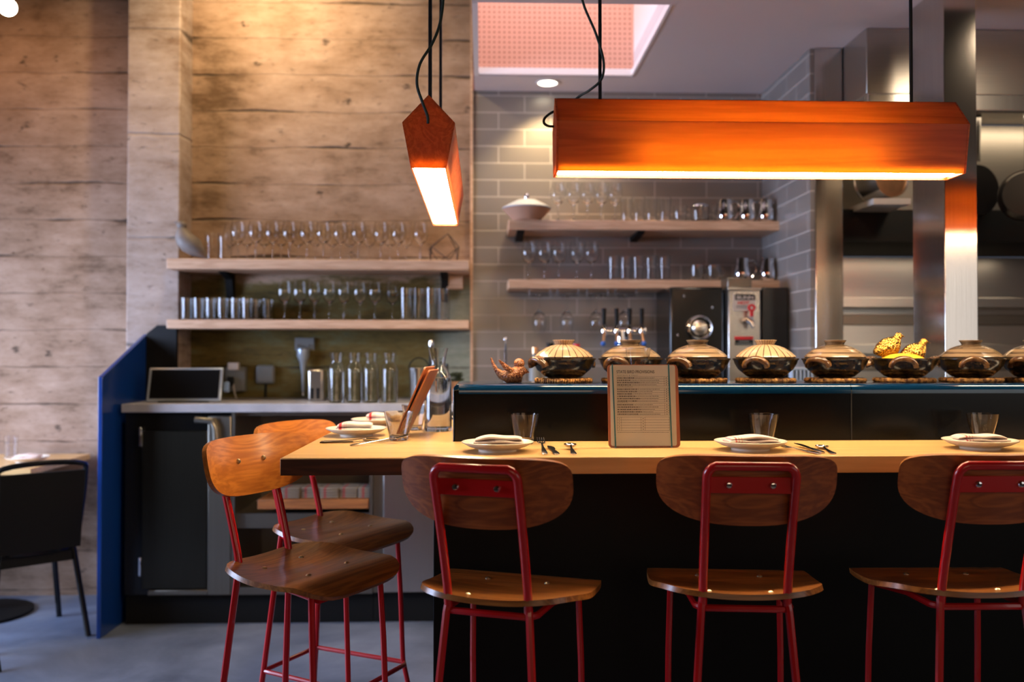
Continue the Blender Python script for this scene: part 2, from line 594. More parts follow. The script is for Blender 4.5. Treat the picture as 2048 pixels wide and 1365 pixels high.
def pottery(name, c1, c2, kind):
    """glazed donabe ceramics: 'rad' thin dark rays, 'ring' brushed rings, 'dark' speckled body"""
    m, nt, b = nm(name)
    L = nt.links.new
    tc = N(nt, 'ShaderNodeTexCoord')
    no = N(nt, 'ShaderNodeTexNoise')
    no.inputs['Scale'].default_value = 28
    no.inputs['Detail'].default_value = 6
    L(tc.outputs['Object'], no.inputs['Vector'])
    if kind == 'rad':
        sep = N(nt, 'ShaderNodeSeparateXYZ')
        L(tc.outputs['Object'], sep.inputs[0])
        a = N(nt, 'ShaderNodeMath', operation='ARCTAN2')
        L(sep.outputs['Y'], a.inputs[0])
        L(sep.outputs['X'], a.inputs[1])
        mu = N(nt, 'ShaderNodeMath', operation='MULTIPLY')
        mu.inputs[1].default_value = 25
        L(a.outputs[0], mu.inputs[0])
        si = N(nt, 'ShaderNodeMath', operation='SINE')
        L(mu.outputs[0], si.inputs[0])
        rr = ramp(nt, [(.0, c1), (.86, c1), (.93, c2)])
        L(si.outputs[0], rr.inputs[0])
        L(rr.outputs[0], b.inputs['Base Color'])
    elif kind == 'ring':
        mp = N(nt, 'ShaderNodeMapping')
        mp.inputs['Scale'].default_value = (3, 3, 60)
        mp.inputs['Rotation'].default_value = (.12, .1, 0)
        L(tc.outputs['Object'], mp.inputs['Vector'])
        n2 = N(nt, 'ShaderNodeTexNoise')
        n2.inputs['Scale'].default_value = 2.2
        n2.inputs['Detail'].default_value = 5
        L(mp.outputs[0], n2.inputs['Vector'])
        rr = ramp(nt, [(.38, c2), (.56, c1)])
        L(n2.outputs['Fac'], rr.inputs[0])
        L(rr.outputs[0], b.inputs['Base Color'])
    else:
        rr = ramp(nt, [(.4, c2), (.65, c1)])
        L(no.outputs['Fac'], rr.inputs[0])
        L(rr.outputs[0], b.inputs['Base Color'])
    bp = N(nt, 'ShaderNodeBump')
    bp.inputs['Strength'].default_value = .35
    bp.inputs['Distance'].default_value = .002
    L(no.outputs['Fac'], bp.inputs['Height'])
    L(bp.outputs[0], b.inputs['Normal'])
    b.inputs['Roughness'].default_value = .22
    b.inputs['Coat Weight'].default_value = .3
    return m


M_lidrad = pottery('rayed_cream_glaze', (.36, .235, .14), (.05, .03, .016), 'rad')
M_lidring = pottery('brushed_brown_glaze', (.22, .15, .09), (.06, .036, .02), 'ring')
M_bowl = pottery('dark_brown_glaze', (.055, .035, .015), (.010, .007, .003), 'dark')
M_handle = pottery('toasted_brown_glaze', (.24, .12, .045), (.05, .02, .008), 'dark')

m, nt, b = nm('braided_straw')
M_straw = m
tc = N(nt, 'ShaderNodeTexCoord')
no = N(nt, 'ShaderNodeTexNoise')
no.inputs['Scale'].default_value = 90
nt.links.new(tc.outputs['Object'], no.inputs['Vector'])
r = ramp(nt, [(.4, (.12, .04, .01)), (.6, (.52, .26, .07))])
nt.links.new(no.outputs['Fac'], r.inputs[0])
nt.links.new(r.outputs[0], b.inputs['Base Color'])
b.inputs['Roughness'].default_value = .7


def feather(name, c1, c2, metal):
    m, nt, b = nm(name)
    tc = N(nt, 'ShaderNodeTexCoord')
    vo = N(nt, 'ShaderNodeTexVoronoi')
    vo.inputs['Scale'].default_value = 210
    nt.links.new(tc.outputs['Object'], vo.inputs['Vector'])
    r = ramp(nt, [(.15, c1), (.7, c2)])
    nt.links.new(vo.outputs['Distance'], r.inputs[0])
    nt.links.new(r.outputs[0], b.inputs['Base Color'])
    b.inputs['Metallic'].default_value = metal
    b.inputs['Roughness'].default_value = .25
    bp = N(nt, 'ShaderNodeBump', invert=True)
    bp.inputs['Strength'].default_value = .9
    bp.inputs['Distance'].default_value = .003
    nt.links.new(vo.outputs['Distance'], bp.inputs['Height'])
    nt.links.new(bp.outputs[0], b.inputs['Normal'])
    return m


M_brass = simple('pale_brass', (.80, .70, .48), .32, metal=1)
M_quail = feather('gilded_feathers', (1.0, .66, .18), (.45, .20, .03), 1)
M_birdw = feather('carved_reddish_wood', (.50, .20, .06), (.14, .03, .01), 0)


def linen(name, bands, c0=(.80, .70, .62), red=(.55, .03, .03)):
    """woven linen, with red stripe bands at given positions along local x"""
    m, nt, b = nm(name)
    L = nt.links.new
    tc = N(nt, 'ShaderNodeTexCoord')
    sep = N(nt, 'ShaderNodeSeparateXYZ')
    L(tc.outputs['Object'], sep.inputs[0])
    last = None
    for (p, w, s, ax) in bands:
        sb = N(nt, 'ShaderNodeMath', operation='SUBTRACT')
        sb.inputs[1].default_value = p
        L(sep.outputs[ax], sb.inputs[0])
        ab = N(nt, 'ShaderNodeMath', operation='ABSOLUTE')
        L(sb.outputs[0], ab.inputs[0])
        lt = N(nt, 'ShaderNodeMath', operation='LESS_THAN')
        lt.inputs[1].default_value = w
        L(ab.outputs[0], lt.inputs[0])
        mu = N(nt, 'ShaderNodeMath', operation='MULTIPLY')
        mu.inputs[1].default_value = s
        L(lt.outputs[0], mu.inputs[0])
        if last is None:
            last = mu
        else:
            mx = N(nt, 'ShaderNodeMath', operation='MAXIMUM')
            L(last.outputs[0], mx.inputs[0])
            L(mu.outputs[0], mx.inputs[1])
            last = mx
    mc = N(nt, 'ShaderNodeMix', data_type='RGBA')
    mc.inputs[6].default_value = (*c0, 1)
    mc.inputs[7].default_value = (*red, 1)
    L(last.outputs[0], mc.inputs[0])
    L(mc.outputs[2], b.inputs['Base Color'])
    b.inputs['Roughness'].default_value = .85
    no = N(nt, 'ShaderNodeTexNoise')
    no.inputs['Scale'].default_value = 40
    L(tc.outputs['Object'], no.inputs['Vector'])
    bp = N(nt, 'ShaderNodeBump')
    bp.inputs['Strength'].default_value = .3
    bp.inputs['Distance'].default_value = .003
    L(no.outputs['Fac'], bp.inputs['Height'])
    L(bp.outputs[0], b.inputs['Normal'])
    return m


M_linA = linen('linen_with_red_check', [(-.045, .005, 1, 'X'), (-.057, .0012, .6, 'X'), (-.052, .0008, .6, 'X'), (-.036, .001, .6, 'X'), (-.031, .001, .6, 'X'), (-.026, .0008, .4, 'X'), (-.062, .0008, .4, 'X')])
M_linB = linen('plain_linen', [(.9, .001, 1, 'X')], (.80, .62, .52))
M_linC = linen('linen_with_thin_red_stripes', [(-.052, .0022, .8, 'X'), (-.044, .001, .7, 'X'), (-.036, .001, .5, 'X')], (.80, .62, .54))
M_linD = linen('dark_shelf_linen', [(-.02, .006, .8, 'X'), (.05, .004, .6, 'X')], (.16, .13, .10), (.25, .02, .02))


# ------------------------------------------------------------------ mesh builder
class MB:
    def __init__(self):
        self.v, self.f = [], []

    def add(self, vs, fs, M=None):
        o = len(self.v)
        for p in vs:
            p = Vector(p)
            if M is not None:
                p = M @ p
            self.v.append(p)
        for f in fs:
            self.f.append([i + o for i in f])
        return self

    def box(self, x0, x1, y0, y1, z0, z1, M=None):
        vs = [(x, y, z) for x in (x0, x1) for y in (y0, y1) for z in (z0, z1)]
        fs = [(0, 1, 3, 2), (4, 6, 7, 5), (0, 4, 5, 1), (2, 3, 7, 6), (0, 2, 6, 4), (1, 5, 7, 3)]
        return self.add(vs, fs, M)

    def prism(self, pts, h0, h1, axis='z', M=None):
        def P(a, b, h):
            return {'z': (a, b, h), 'x': (h, a, b), 'y': (a, h, b)}[axis]
        n = len(pts)
        vs = [P(a, b, h0) for a, b in pts] + [P(a, b, h1) for a, b in pts]
        fs = [tuple(range(n)), tuple(range(n, 2 * n))]
        fs += [(i, (i + 1) % n, n + (i + 1) % n, n + i) for i in range(n)]
        return self.add(vs, fs, M)

    def lathe(self, prof, n=24, M=None, mod=None):
        vs, fs, rows = [], [], []
        for k, (r, z) in enumerate(prof):
            if r < 1e-6:
                rows.append([len(vs)])
                vs.append((0, 0, z))
            else:
                row = []
                for i in range(n):
                    a = 2 * PI * i / n
                    rr = r * (mod(a, z, k) if mod else 1)
                    row.append(len(vs))
                    vs.append((rr * math.cos(a), rr * math.sin(a), z))
                rows.append(row)
        for a, b in zip(rows[:-1], rows[1:]):
            for i in range(n):
                j = (i + 1) % n
                if len(a) == 1 and len(b) == 1:
                    continue
                if len(a) == 1:
                    fs.append((a[0], b[i], b[j]))
                elif len(b) == 1:
                    fs.append((a[i], a[j], b[0]))
                else:
                    fs.append((a[i], a[j], b[j], b[i]))
        return self.add(vs, fs, M)

    def loft(self, secs, n=16, M=None, cap=True):
        """secs: (centre, ra, rb, axis_a, axis_b)"""
        vs, fs = [], []
        for (c, ra, rb, A, B) in secs:
            c, A, B = Vector(c), Vector(A), Vector(B)
            for i in range(n):
                t = 2 * PI * i / n
                vs.append(c + A * (ra * math.cos(t)) + B * (rb * math.sin(t)))
        m = len(secs)
        for k in range(m - 1):
            for i in range(n):
                j = (i + 1) % n
                fs.append((k * n + i, k * n + j, (k + 1) * n + j, (k + 1) * n + i))
        if cap:
            fs.append(tuple(range(n)))
            fs.append(tuple((m - 1) * n + i for i in range(n)))
        return self.add(vs, fs, M)

    def tube(self, path, r, n=8, closed=False, M=None):
        P = [Vector(p) for p in path]
        m = len(P)
        rs = r if isinstance(r, (list, tuple)) else [r] * m
        vs, fs = [], []
        prev = None
        for k in range(m):
            if closed:
                t = P[(k + 1) % m] - P[k - 1]
            else:
                t = P[min(k + 1, m - 1)] - P[max(k - 1, 0)]
            t.normalize()
            if prev is None:
                up = Vector((0, 0, 1)) if abs(t.z) < .9 else Vector((1, 0, 0))
                a = t.cross(up).normalized()
            else:
                a = (prev - t * prev.dot(t))
                a = a.normalized() if a.length > 1e-6 else t.orthogonal().normalized()
            prev = a
            b = t.cross(a)
            for i in range(n):
                q = 2 * PI * i / n
                vs.append(P[k] + (a * math.cos(q) + b * math.sin(q)) * rs[k])
        for k in range(m if closed else m - 1):
            k2 = (k + 1) % m
            for i in range(n):
                j = (i + 1) % n
                fs.append((k * n + i, k * n + j, k2 * n + j, k2 * n + i))
        if not closed:
            fs.append(tuple(range(n)))
            fs.append(tuple((m - 1) * n + i for i in range(n)))
        return self.add(vs, fs, M)

    def ball(self, c, rx, ry=None, rz=None, n=14, M=None):
        ry = ry or rx
        rz = rz or rx
        prof = [(math.sin(PI * k / 10), -math.cos(PI * k / 10)) for k in range(11)]
        prof[0] = (0, -1)
        prof[-1] = (0, 1)
        T = Matrix.Translation(c) @ Matrix.Diagonal((rx, ry, rz, 1))
        return self.lathe(prof, n, (M @ T) if M is not None else T)

    def slab(self, fz, fo, nphi=48, rings=7, th=.012, M=None):
        """curved sheet: fo(phi)->(a,b) outline, fz(a,b)->Vector of the top side, normal offset th"""
        top = [(0.0, 0.0)]
        for k in range(1, rings + 1):
            s = (k / rings)
            for i in range(nphi):
                a, b = fo(2 * PI * i / nphi)
                top.append((a * s, b * s))
        e = 1e-3
        v1, v2 = [], []
        for (a, b) in top:
            p = fz(a, b)
            n = (fz(a + e, b) - fz(a - e, b)).cross(fz(a, b + e) - fz(a, b - e)).normalized()
            v1.append(p)
            v2.append(p - n * th)
        vs = v1 + v2
        o = len(v1)
        fs = []
        for base, flip in ((0, 0), (o, 1)):
            for i in range(nphi):
                j = (i + 1) % nphi
                fs.append((base, base + 1 + i, base + 1 + j))
                for k in range(rings - 1):
                    r0, r1 = base + 1 + k * nphi, base + 1 + (k + 1) * nphi
                    fs.append((r0 + i, r1 + i, r1 + j, r0 + j))
        r = 1 + (rings - 1) * nphi
        for i in range(nphi):
            j = (i + 1) % nphi
            fs.append((r + i, r + j, o + r + j, o + r + i))
        return self.add(vs, fs, M)

    def build(self, name, mat, parent=None, bevel=0, seg=2, sharp=38, label=None):
        me = bpy.data.meshes.new(name)
        bm = bmesh.new()
        vv = [bm.verts.new(p) for p in self.v]
        for f in self.f:
            try:
                bm.faces.new([vv[i] for i in f])
            except Exception:
                pass
        bmesh.ops.recalc_face_normals(bm, faces=bm.faces)
        for f in bm.faces:
            f.smooth = True
        for e in bm.edges:
            if len(e.link_faces) == 2 and e.calc_face_angle(0) > math.radians(sharp):
                e.smooth = False
        bm.to_mesh(me)
        bm.free()
        me.materials.append(mat)
        o = bpy.data.objects.new(name, me)
        C.objects.link(o)
        if parent:
            o.parent = parent
        if bevel:
            bv = o.modifiers.new('bevel', 'BEVEL')
            bv.width = bevel
            bv.segments = seg
            bv.limit_method = 'ANGLE'
            bv.angle_limit = math.radians(40)
            bv.harden_normals = False
        if label:
            o['label'] = label
        return o


def thing(name, label, cat, loc=(0, 0, 0), rz=0.0, group=None, rot=None):
    o = bpy.data.objects.new(name, None)
    o.empty_display_size = .05
    C.objects.link(o)
    o.location = loc
    o.rotation_euler = rot if rot else (0, 0, rz)
    o['label'] = label
    o['category'] = cat
    if group:
        o['group'] = group
    return o


def tag(o, label, cat, group=None, loc=None, rz=None):
    o['label'] = label
    o['category'] = cat
    if group:
        o['group'] = group
    if loc is not None:
        o.location = loc
    if rz is not None:
        o.rotation_euler = (0, 0, rz)
    return o


def struct(name, mb, mat, parent=None, bevel=0, label=None):
    o = mb.build(name, mat, parent, bevel)
    if parent is None:
        o['kind'] = 'structure'
    if label:
        o['label'] = label
    return o


def dup(root, label, loc, rz=None, rot=None):
    r_ = root.copy()
    C.objects.link(r_)
    r_.location = loc
    if rz is not None:
        r_.rotation_euler = (0, 0, rz)
    if rot is not None:
        r_.rotation_euler = rot
    r_['label'] = label
    for ch in list(root.children):
        c = ch.copy()
        C.objects.link(c)
        c.parent = r_
        for g in list(ch.children):
            d = g.copy()
            C.objects.link(d)
            d.parent = c
    return r_


ORD = ['first', 'second', 'third', 'fourth', 'fifth', 'sixth', 'seventh', 'eighth', 'ninth', 'tenth', 'eleventh', 'twelfth', 'thirteenth']


def ordn(i, n):
    if i == 0:
        return 'leftmost'
    if i == n - 1:
        return 'rightmost'
    return ORD[i] + ' from left'


def text_mesh(name, body, size, mat, parent, M, extr=.0003, align='LEFT', sx=1.0, bold=0.0):
    cu = bpy.data.curves.new(name, 'FONT')
    cu.body = body
    cu.size = size
    cu.align_x = align
    cu.extrude = extr
    cu.offset = bold
    t = bpy.data.objects.new(name + '_src', cu)
    C.objects.link(t)
    dg = bpy.context.evaluated_depsgraph_get()
    me = bpy.data.meshes.new_from_object(t.evaluated_get(dg))
    bpy.data.objects.remove(t)
    me.transform(M @ Matrix.Diagonal((sx, 1, 1, 1)))
    me.materials.clear()
    me.materials.append(mat)
    me.name = name
    o = bpy.data.objects.new(name, me)
    C.objects.link(o)
    if parent:
        o.parent = parent
    return o


# ------------------------------------------------------------------ setting
YB = 4.95            # back wall
ZC = 2.755           # kitchen ceiling
ZT = 1.03            # counter top
ZL = 1.207           # ledge top
ZW = 1.062           # worktop of the rear cabinets

struct('floor', MB().box(-4, 4.2, -4, 5.5, -.05, 0), M_floor)
struct('wall_back', MB().box(-4.1, -.055, YB, 5.1, 0, 3.7), M_conc)
struct('wall_pilaster', MB().box(-1.85, -1.578, 4.75, YB, 0, 3.7), M_conc2, bevel=.006)
struct('wall_back_tile', MB().box(-.055, 1.56, YB, 5.1, 0, ZC), M_tile)
struct('wall_back_upper', MB().box(-.055, 4.2, YB, 5.1, ZC, 3.7), M_pegred)
struct('wall_side_tile', MB().box(1.56, 1.70, 4.21, 5.1, 0, ZC), M_tile_s)
struct('trim_1', MB().box(-.062, -.048, YB - .012, YB, 0, 3.7), M_shelf)
# kitchen ceiling with a rectangular skylight opening
cb = MB()
SX0, SX1, SY0, SY1 = -.02, .793, 3.70, 4.68
cb.box(SX0 - .02, 4.2, 3.2, SY0, ZC, ZC + .12)
cb.box(SX0 - .02, 4.2, SY1, YB, ZC, ZC + .12)
cb.box(SX1, 4.2, SY0, SY1, ZC, ZC + .12)
struct('ceiling', cb, M_ceil)
struct('skylight_pegboard', MB().box(SX0, SX1, SY1 - .03, SY1 - .002, ZC + .015, 4.1), M_peg)['kind'] = 'structure'
sk = MB()
sk.box(SX1, SX1 + .04, SY0, SY1, ZC + .12, 4.1)
sk.box(SX0 - .02, SX0, SY0, SY1 + .0, ZC, 4.1)
sk.box(SX0, SX1 + .04, SY0 - .04, SY0, ZC + .12, 4.1)
struct('skylight_shaft', sk, M_white)
tr = MB()
tr.box(SX0, SX1, SY1 - .045, SY1 - .031, ZC - .004, ZC + .03)
tr.box(SX1 - .012, SX1, SY0, SY1 - .012, ZC - .004, ZC + .03)
tr.box(SX0 - .02, SX0 + .004, SY0, SY1 - .012, ZC - .004, ZC + .03)
struct('trim_2', tr, M_white)
# the dining room around the viewer
struct('ceiling_dining', MB().box(-4.1, 4.2, -4, 3.2, 3.7, 3.8).box(-4.1, -.055, 3.2, 5.1, 3.7, 3.8), M_ceil2)
wl = MB()
wl.box(-4.1, -4, -4, 2.0, 0, 3.7)
wl.box(-4.1, -4, 4.6, 5.1, 0, 3.7)
wl.box(-4.1, -4, 2.0, 4.6, 0, .8)
wl.box(-4.1, -4, 2.0, 4.6, 2.75, 3.7)
struct('wall_left', wl, M_room)
struct('wall_right', MB().box(4.2, 4.3, -4, -2.6, 0, 3.7).box(4.2, 4.3, .6, 5.5, 0, 3.7).box(4.2, 4.3, -2.6, .6, 0, .85).box(4.2, 4.3, -2.6, .6, 2.7, 3.7), M_room)
wf = MB()
wf.box(-4.1, -1.1, -4.1, -4, 0, 3.7)
wf.box(2.3, 4.3, -4.1, -4, 0, 3.7)
wf.box(-1.1, 2.3, -4.1, -4, 0, 1.4)
wf.box(-1.1, 2.3, -4.1, -4, 3.2, 3.7)
struct('wall_front', wf, M_room)


def window_frame(n, horizontal, a0, a1, z0, z1, pos):
    mb = MB()
    t = .06
    def bx(u0, u1, w0, w1):
        if horizontal:
            mb.box(u0, u1, pos - .03, pos + .03, w0, w1)
        else:
            mb.box(pos - .03, pos + .03, u0, u1, w0, w1)
    bx(a0, a1, z0, z0 + t)
    bx(a0, a1, z1 - t, z1)
    for k in range(4):
        u = a0 + (a1 - a0 - t) * k / 3
        bx(u, u + t, z0, z1)
    o = struct('window_%d' % n, mb, M_black)
    return o


window_frame(1, False, 2.0, 4.6, .8, 2.75, -4.04)
window_frame(3, False, -2.6, .6, .85, 2.7, 4.24)  # unseen opening added around the light mirrored in the column
window_frame(2, True, -1.1, 2.3, 1.4, 3.2, -4.04)

# ------------------------------------------------------------------ rear cabinets (left)
YF = 4.37
xl = -1.71


def cab_x(px):
    return xat(px, YF, .6)


x_d0, x_d1, x_s1, x_o1, x_p1 = cab_x(283), cab_x(414), cab_x(462), cab_x(745), 0.10
z0c, z1c = .147, ZW - .04
t = thing('steel_cabinet', 'stainless base cabinet with dark hinged door beside the blue panel', 'cabinet', (xl, YF, 0))
Mi = Matrix.Translation((-xl, -YF, 0))
MB().box(xl, x_s1, YF + .02, YB - .02, z0c, z1c, Mi).build('body', M_blackg, t)
dr = MB().box(x_d0, x_d1, YF, YF + .02, z0c + .03, z1c - .09, Mi).build('door', M_cabd, t, .003)
MB().box(x_d0 - .012, x_d0, YF - .006, YF + .014, .86, .95, Mi).build('hinge', M_chrome, dr, .002)
MB().box(x_d0 - .012, x_d0, YF - .006, YF + .014, .24, .33, Mi).build('hinge', M_chrome, dr, .002)
MB().box(x_d1 + .004, x_s1, YF - .005, YF + .02, z0c, z1c - .02, Mi).box(x_d0 + .03, x_d1 + .004, YF - .002, YF + .018, z0c, z0c + .025, Mi).build('frame', M_cab, t, .004)
MB().tube([(cab_x(392), YF - .02, z1c - .035), (cab_x(425), YF - .02, z1c - .04), (cab_x(432), YF - .02, z1c - .075), (cab_x(434), YF - .012, z1c - .2)], .016, 10, M=Mi).build('drain_pipe', M_cab, t)
MB().box(xl, x_s1, YF + .04, YF + .06, 0, z0c, Mi).build('toe_kick', M_black, t)

t = thing('open_shelf_cabinet', 'open stainless cabinet with two shelves of folded napkins', 'cabinet', (x_s1, YF, 0))
Mi = Matrix.Translation((-x_s1, -YF, 0))
xs = x_s1 + .002
mb = MB()
mb.box(xs, x_o1, YB - .05, YB - .03, z0c, z1c, Mi)
mb.box(xs, xs + .015, YF, YB - .05, z0c, z1c, Mi)
mb.box(x_o1 - .015, x_o1, YF, YB - .05, z0c, z1c, Mi)
mb.box(xs + .015, x_o1 - .015, YF, YB - .05, z0c, z0c + .035, Mi)
mb.box(xs + .015, x_o1 - .015, YF + .04, YB - .05, z1c - .02, z1c, Mi)
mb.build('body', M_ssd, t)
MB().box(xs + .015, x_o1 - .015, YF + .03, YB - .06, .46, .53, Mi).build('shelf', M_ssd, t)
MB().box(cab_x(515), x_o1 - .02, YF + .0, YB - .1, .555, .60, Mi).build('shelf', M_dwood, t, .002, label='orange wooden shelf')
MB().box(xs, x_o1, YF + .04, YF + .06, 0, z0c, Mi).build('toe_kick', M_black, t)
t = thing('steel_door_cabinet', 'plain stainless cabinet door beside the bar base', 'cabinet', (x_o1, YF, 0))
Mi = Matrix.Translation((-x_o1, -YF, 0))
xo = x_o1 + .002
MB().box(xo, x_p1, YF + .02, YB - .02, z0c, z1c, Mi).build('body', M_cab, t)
dr = MB().box(xo + .05, x_p1, YF, YF + .019, z0c + .005, z1c - .02, Mi).build('door', M_ss, t, .003)
MB().box(xo + .035, xo + .047, YF - .004, YF + .016, .86, .95, Mi).build('hinge', M_chrome, dr, .002)
MB().box(xo, x_p1, YF + .04, YF + .06, 0, z0c, Mi).build('toe_kick', M_black, t)

# napkins stacked in the open cabinet
def shelf_napkin():
    mb = MB()
    for k in range(4):
        mb.box(-.045, .045, -.07, .07, k * .013, k * .013 + .0115)
    return mb


nap0 = shelf_napkin().build('folded_napkin', M_linD, None, .004)
places = []
for zz, xa, n, nme in ((.601, 555, 5, 'upper'), (.182, 500, 5, 'lower')):
    for i in range(n):
        places.append((cab_x(xa) + .055 + i * .0925, zz, i, n, nme))
for k, (x, z, i, n, nme) in enumerate(places):
    o = nap0 if k == 0 else nap0.copy()
    if k:
        C.objects.link(o)
    tag(o, 'red checked napkin stack in open cabinet, %s shelf, %s' % (nme, ordn(i, n)), 'napkin', 'napkins in the open cabinet', (x, YF + .10 + .01 * (i % 2), z), random.uniform(-.03, .03))

o = MB().box(xl - .005, .5, YF - .02, YB, ZW - .04, ZW).build('worktop', M_worktop, None, .003)
tag(o, 'long grey stone worktop on the rear steel cabinets', 'worktop')
# blue end panel with sloping top
o = MB().prism([(4.19, 0), (4.745, 0), (4.745, 1.405), (4.19, 1.195)], -1.757, -1.737, 'x').build('side_panel', M_blue, None, .002)
tag(o, 'blue lacquered end panel with sloping top beside the rear cabinets', 'panel')
o = MB().prism([(-1.735, ZW), (-1.58, ZW), (-1.58, 1.45), (-1.68, 1.45), (-1.735, 1.405)], 4.72, 4.748, 'y').build('back_panel', M_black, None, .001)  # black sheet painted in where the pilaster recess lies in shade
tag(o, 'black panel under the lower shelf behind the tablet', 'panel')

# ------------------------------------------------------------------ wall shelves
YS = 4.66


def wall_shelf(px0, px1, z1, th, label, br, dark, yoff=0):
    x0, x1 = xat(px0, YS, z1), xat(px1, YS, z1)
    t = thing('wall_shelf', label, 'shelf', (x0, YS, z1 - th), 0, 'wooden wall shelves')
    MB().box(0, x1 - x0, 0, YB - YS - .002 - yoff, 0, th).build('board', M_shelf, t, .003)
    for p in br:
        bx = xat(p, YS, z1) - x0
        MB().prism([(.03, 0), (YB - YS - .002 - yoff, 0), (YB - YS - .002 - yoff, -.03), (.05, -.012)], bx - .02, bx + .02, 'x').build('bracket', M_black, t, .002)
    return t


ZU, ZLo = 1.3 + (HOR - 521) * YS / F, 1.3 + (HOR - 641) * YS / F
ZRU, ZRL = 1.3 + (HOR - 439) * YS / F, 1.3 + (HOR - 559) * YS / F
# left shelves notch round the pilaster: front part long, rear part from the pilaster side on


def left_shelf(z1, th, label, br):
    x0, x1 = xat(333, YS - .04, z1), xat(938, YS, z1)
    t = thing('wall_shelf', label, 'shelf', (x0, YS, z1 - th), 0, 'wooden wall shelves')
    L = x1 - x0
    px = -1.576 - x0
    MB().prism([(0, -.04), (L, 0), (L, YB - YS - .002), (px, YB - YS - .002), (px, .088), (0, .088)], 0, th, 'z').build('board', M_shelf, t, .003)
    for p in br:
        bx = xat(p, YS, z1) - x0
        MB().prism([(.10, 0), (YB - YS - .004, 0), (YB - YS - .004, -.14), (YB - YS - .03, -.14), (YB - YS - .06, -.03)], bx - .02, bx + .02, 'x').build('bracket', M_black, t, .002)
    return t


left_shelf(ZU, .052, 'upper wooden shelf on the concrete wall holding stemmed glasses', (432, 886))
left_shelf(ZLo, .045, 'lower wooden shelf on the concrete wall above the tablet', ())
wall_shelf(1017, 1564, ZRU, .050, 'upper wooden shelf on the tiled wall with steel pitchers', (1042, 1285), False)
wall_shelf(1017, 1564, ZRL, .045, 'lower wooden shelf on the tiled wall above the tap tower', (), False)
o = MB().box(xat(894, 4.93, 1.6), xat(926, 4.93, 1.6), 4.90, YB, 1.655, 1.735).build('wood_block', M_shelf, None, .002)
tag(o, 'small pale wood block fixed under upper left shelf', 'block')


# ------------------------------------------------------------------ glassware
def g_wine(h=.205, r=.040):
    p = [(0, 0), (.034, 0), (.034, .002), (.012, .005), (.0042, .012), (.0036, h * .40), (.008, h * .43), (r * .72, h * .52), (r, h * .66), (r * .95, h * .82), (r * .76, h), (r * .76 - .0013, h), (r * .95 - .0014, h * .82), (r - .0014, h * .66), (r * .70, h * .53), (.006, h * .455), (0, h * .45)]
    return MB().lathe(p, 20)


def g_tumbler(h=.115, r=.033):
    return MB().lathe([(0, 0), (r * .9, 0), (r * .92, .003), (r, h), (r - .002, h), (r * .9 - .001, .010), (0, .009)], 20)


def g_picardie(h=.090, r=.046):
    rb = r * .62
    def mod(a, z, k):
        return 1 - .035 * abs(math.cos(4.5 * a)) if (.012 < z < h * .74) else 1
    p = [(0, 0), (rb * .9, 0), (rb, .003), (rb * 1.03, .012), (rb * 1.12, h * .25), (r * .80, h * .48), (r * .89, h * .68), (r * .93, h * .80), (r, h), (r - .0018, h), (r * .93 - .003, h * .78), (r * .86 - .003, h * .62), (r * .74 - .003, h * .40), (rb - .002, .016), (0, .012)]
    return MB().lathe(p, 54, mod=mod)


def g_cup(h=.06, r=.033):
    mb = MB().lathe([(0, 0), (r * .8, 0), (r, h * .3), (r, h), (r - .002, h), (r - .002, h * .3), (r * .75, .005), (0, .005)], 18)
    mb.tube([(r, 0, h * .8), (r + .018, 0, h * .75), (r + .02, 0, h * .4), (r, 0, h * .3)], .003, 6)
    return mb


def g_bottle(h=.245, r=.048):
    return MB().lathe([(0, 0), (r * .95, 0), (r, .006), (r, h * .66), (r * .9, h * .73), (r * .66, h * .79), (r * .66, h * .83), (r * .80, h), (r * .80 - .0025, h), (r * .64, h * .83), (r * .64, h * .785), (r * .87, h * .72), (r - .0035, h * .65), (r - .0035, .012), (0, .010)], 24)


wine0 = g_wine().build('wine_glass', M_glass)
used = {}


def put(proto, label, cat, group, loc, rz=0, key=None):
    key = key or proto.name
    if key not in used:
        used[key] = 1
        o = proto
    else:
        o = proto.copy()
        C.objects.link(o)
    return tag(o, label, cat, group, loc, rz)


ytop = YS + .055
pxs = [476, 511, 545, 579, 614, 647, 681, 717, 762, 797, 841]
for i, p in enumerate(pxs):
    put(wine0, 'stemmed glass, front row of upper left shelf, %s' % ordn(i, len(pxs)), 'glass', 'stemmed glasses on the upper left shelf', (xat(p, ytop, ZU), ytop, ZU))
pxs2 = [462, 494, 528, 562, 596, 630, 664, 699, 738, 780, 812]
for i, p in enumerate(pxs2):
    y = ytop + .13
    put(wine0, 'stemmed glass, back row of upper left shelf, %s' % ordn(i, len(pxs2)), 'glass', 'stemmed glasses on the upper left shelf', (xat(p, y, ZU), y, ZU))
tw = g_tumbler(.14, .036).build('tall_glass', M_glass)
for i, p in enumerate((424, 450)):
    put(tw, 'tall clear glass %s stone bird on upper left shelf' % ('nearest the' if i == 0 else 'second after the'), 'glass', 'tall glasses on the upper left shelf', (xat(p, ytop, ZU), ytop, ZU))
tum0 = g_tumbler().build('tumbler', M_glass)
pt = [376, 400, 424, 448, 474, 496]
for i, p in enumerate(pt):
    put(tum0, 'clear tumbler at left of lower left shelf, %s' % ordn(i, len(pt)), 'glass', 'tumblers on the lower left shelf', (xat(p, ytop, ZLo), ytop - .01, ZLo))
pt2 = [412, 436, 462, 487, 512, 536]
for i, p in enumerate(pt2):
    put(tum0, 'clear tumbler in back row of lower left shelf, %s' % ordn(i, len(pt2)), 'glass', 'tumblers on the lower left shelf', (xat(p, ytop + .1, ZLo), ytop + .1, ZLo))
wl0 = g_wine(.205, .037).build('large_wine_glass', M_glass)
ps = [569, 600, 629, 659, 688, 720, 750]
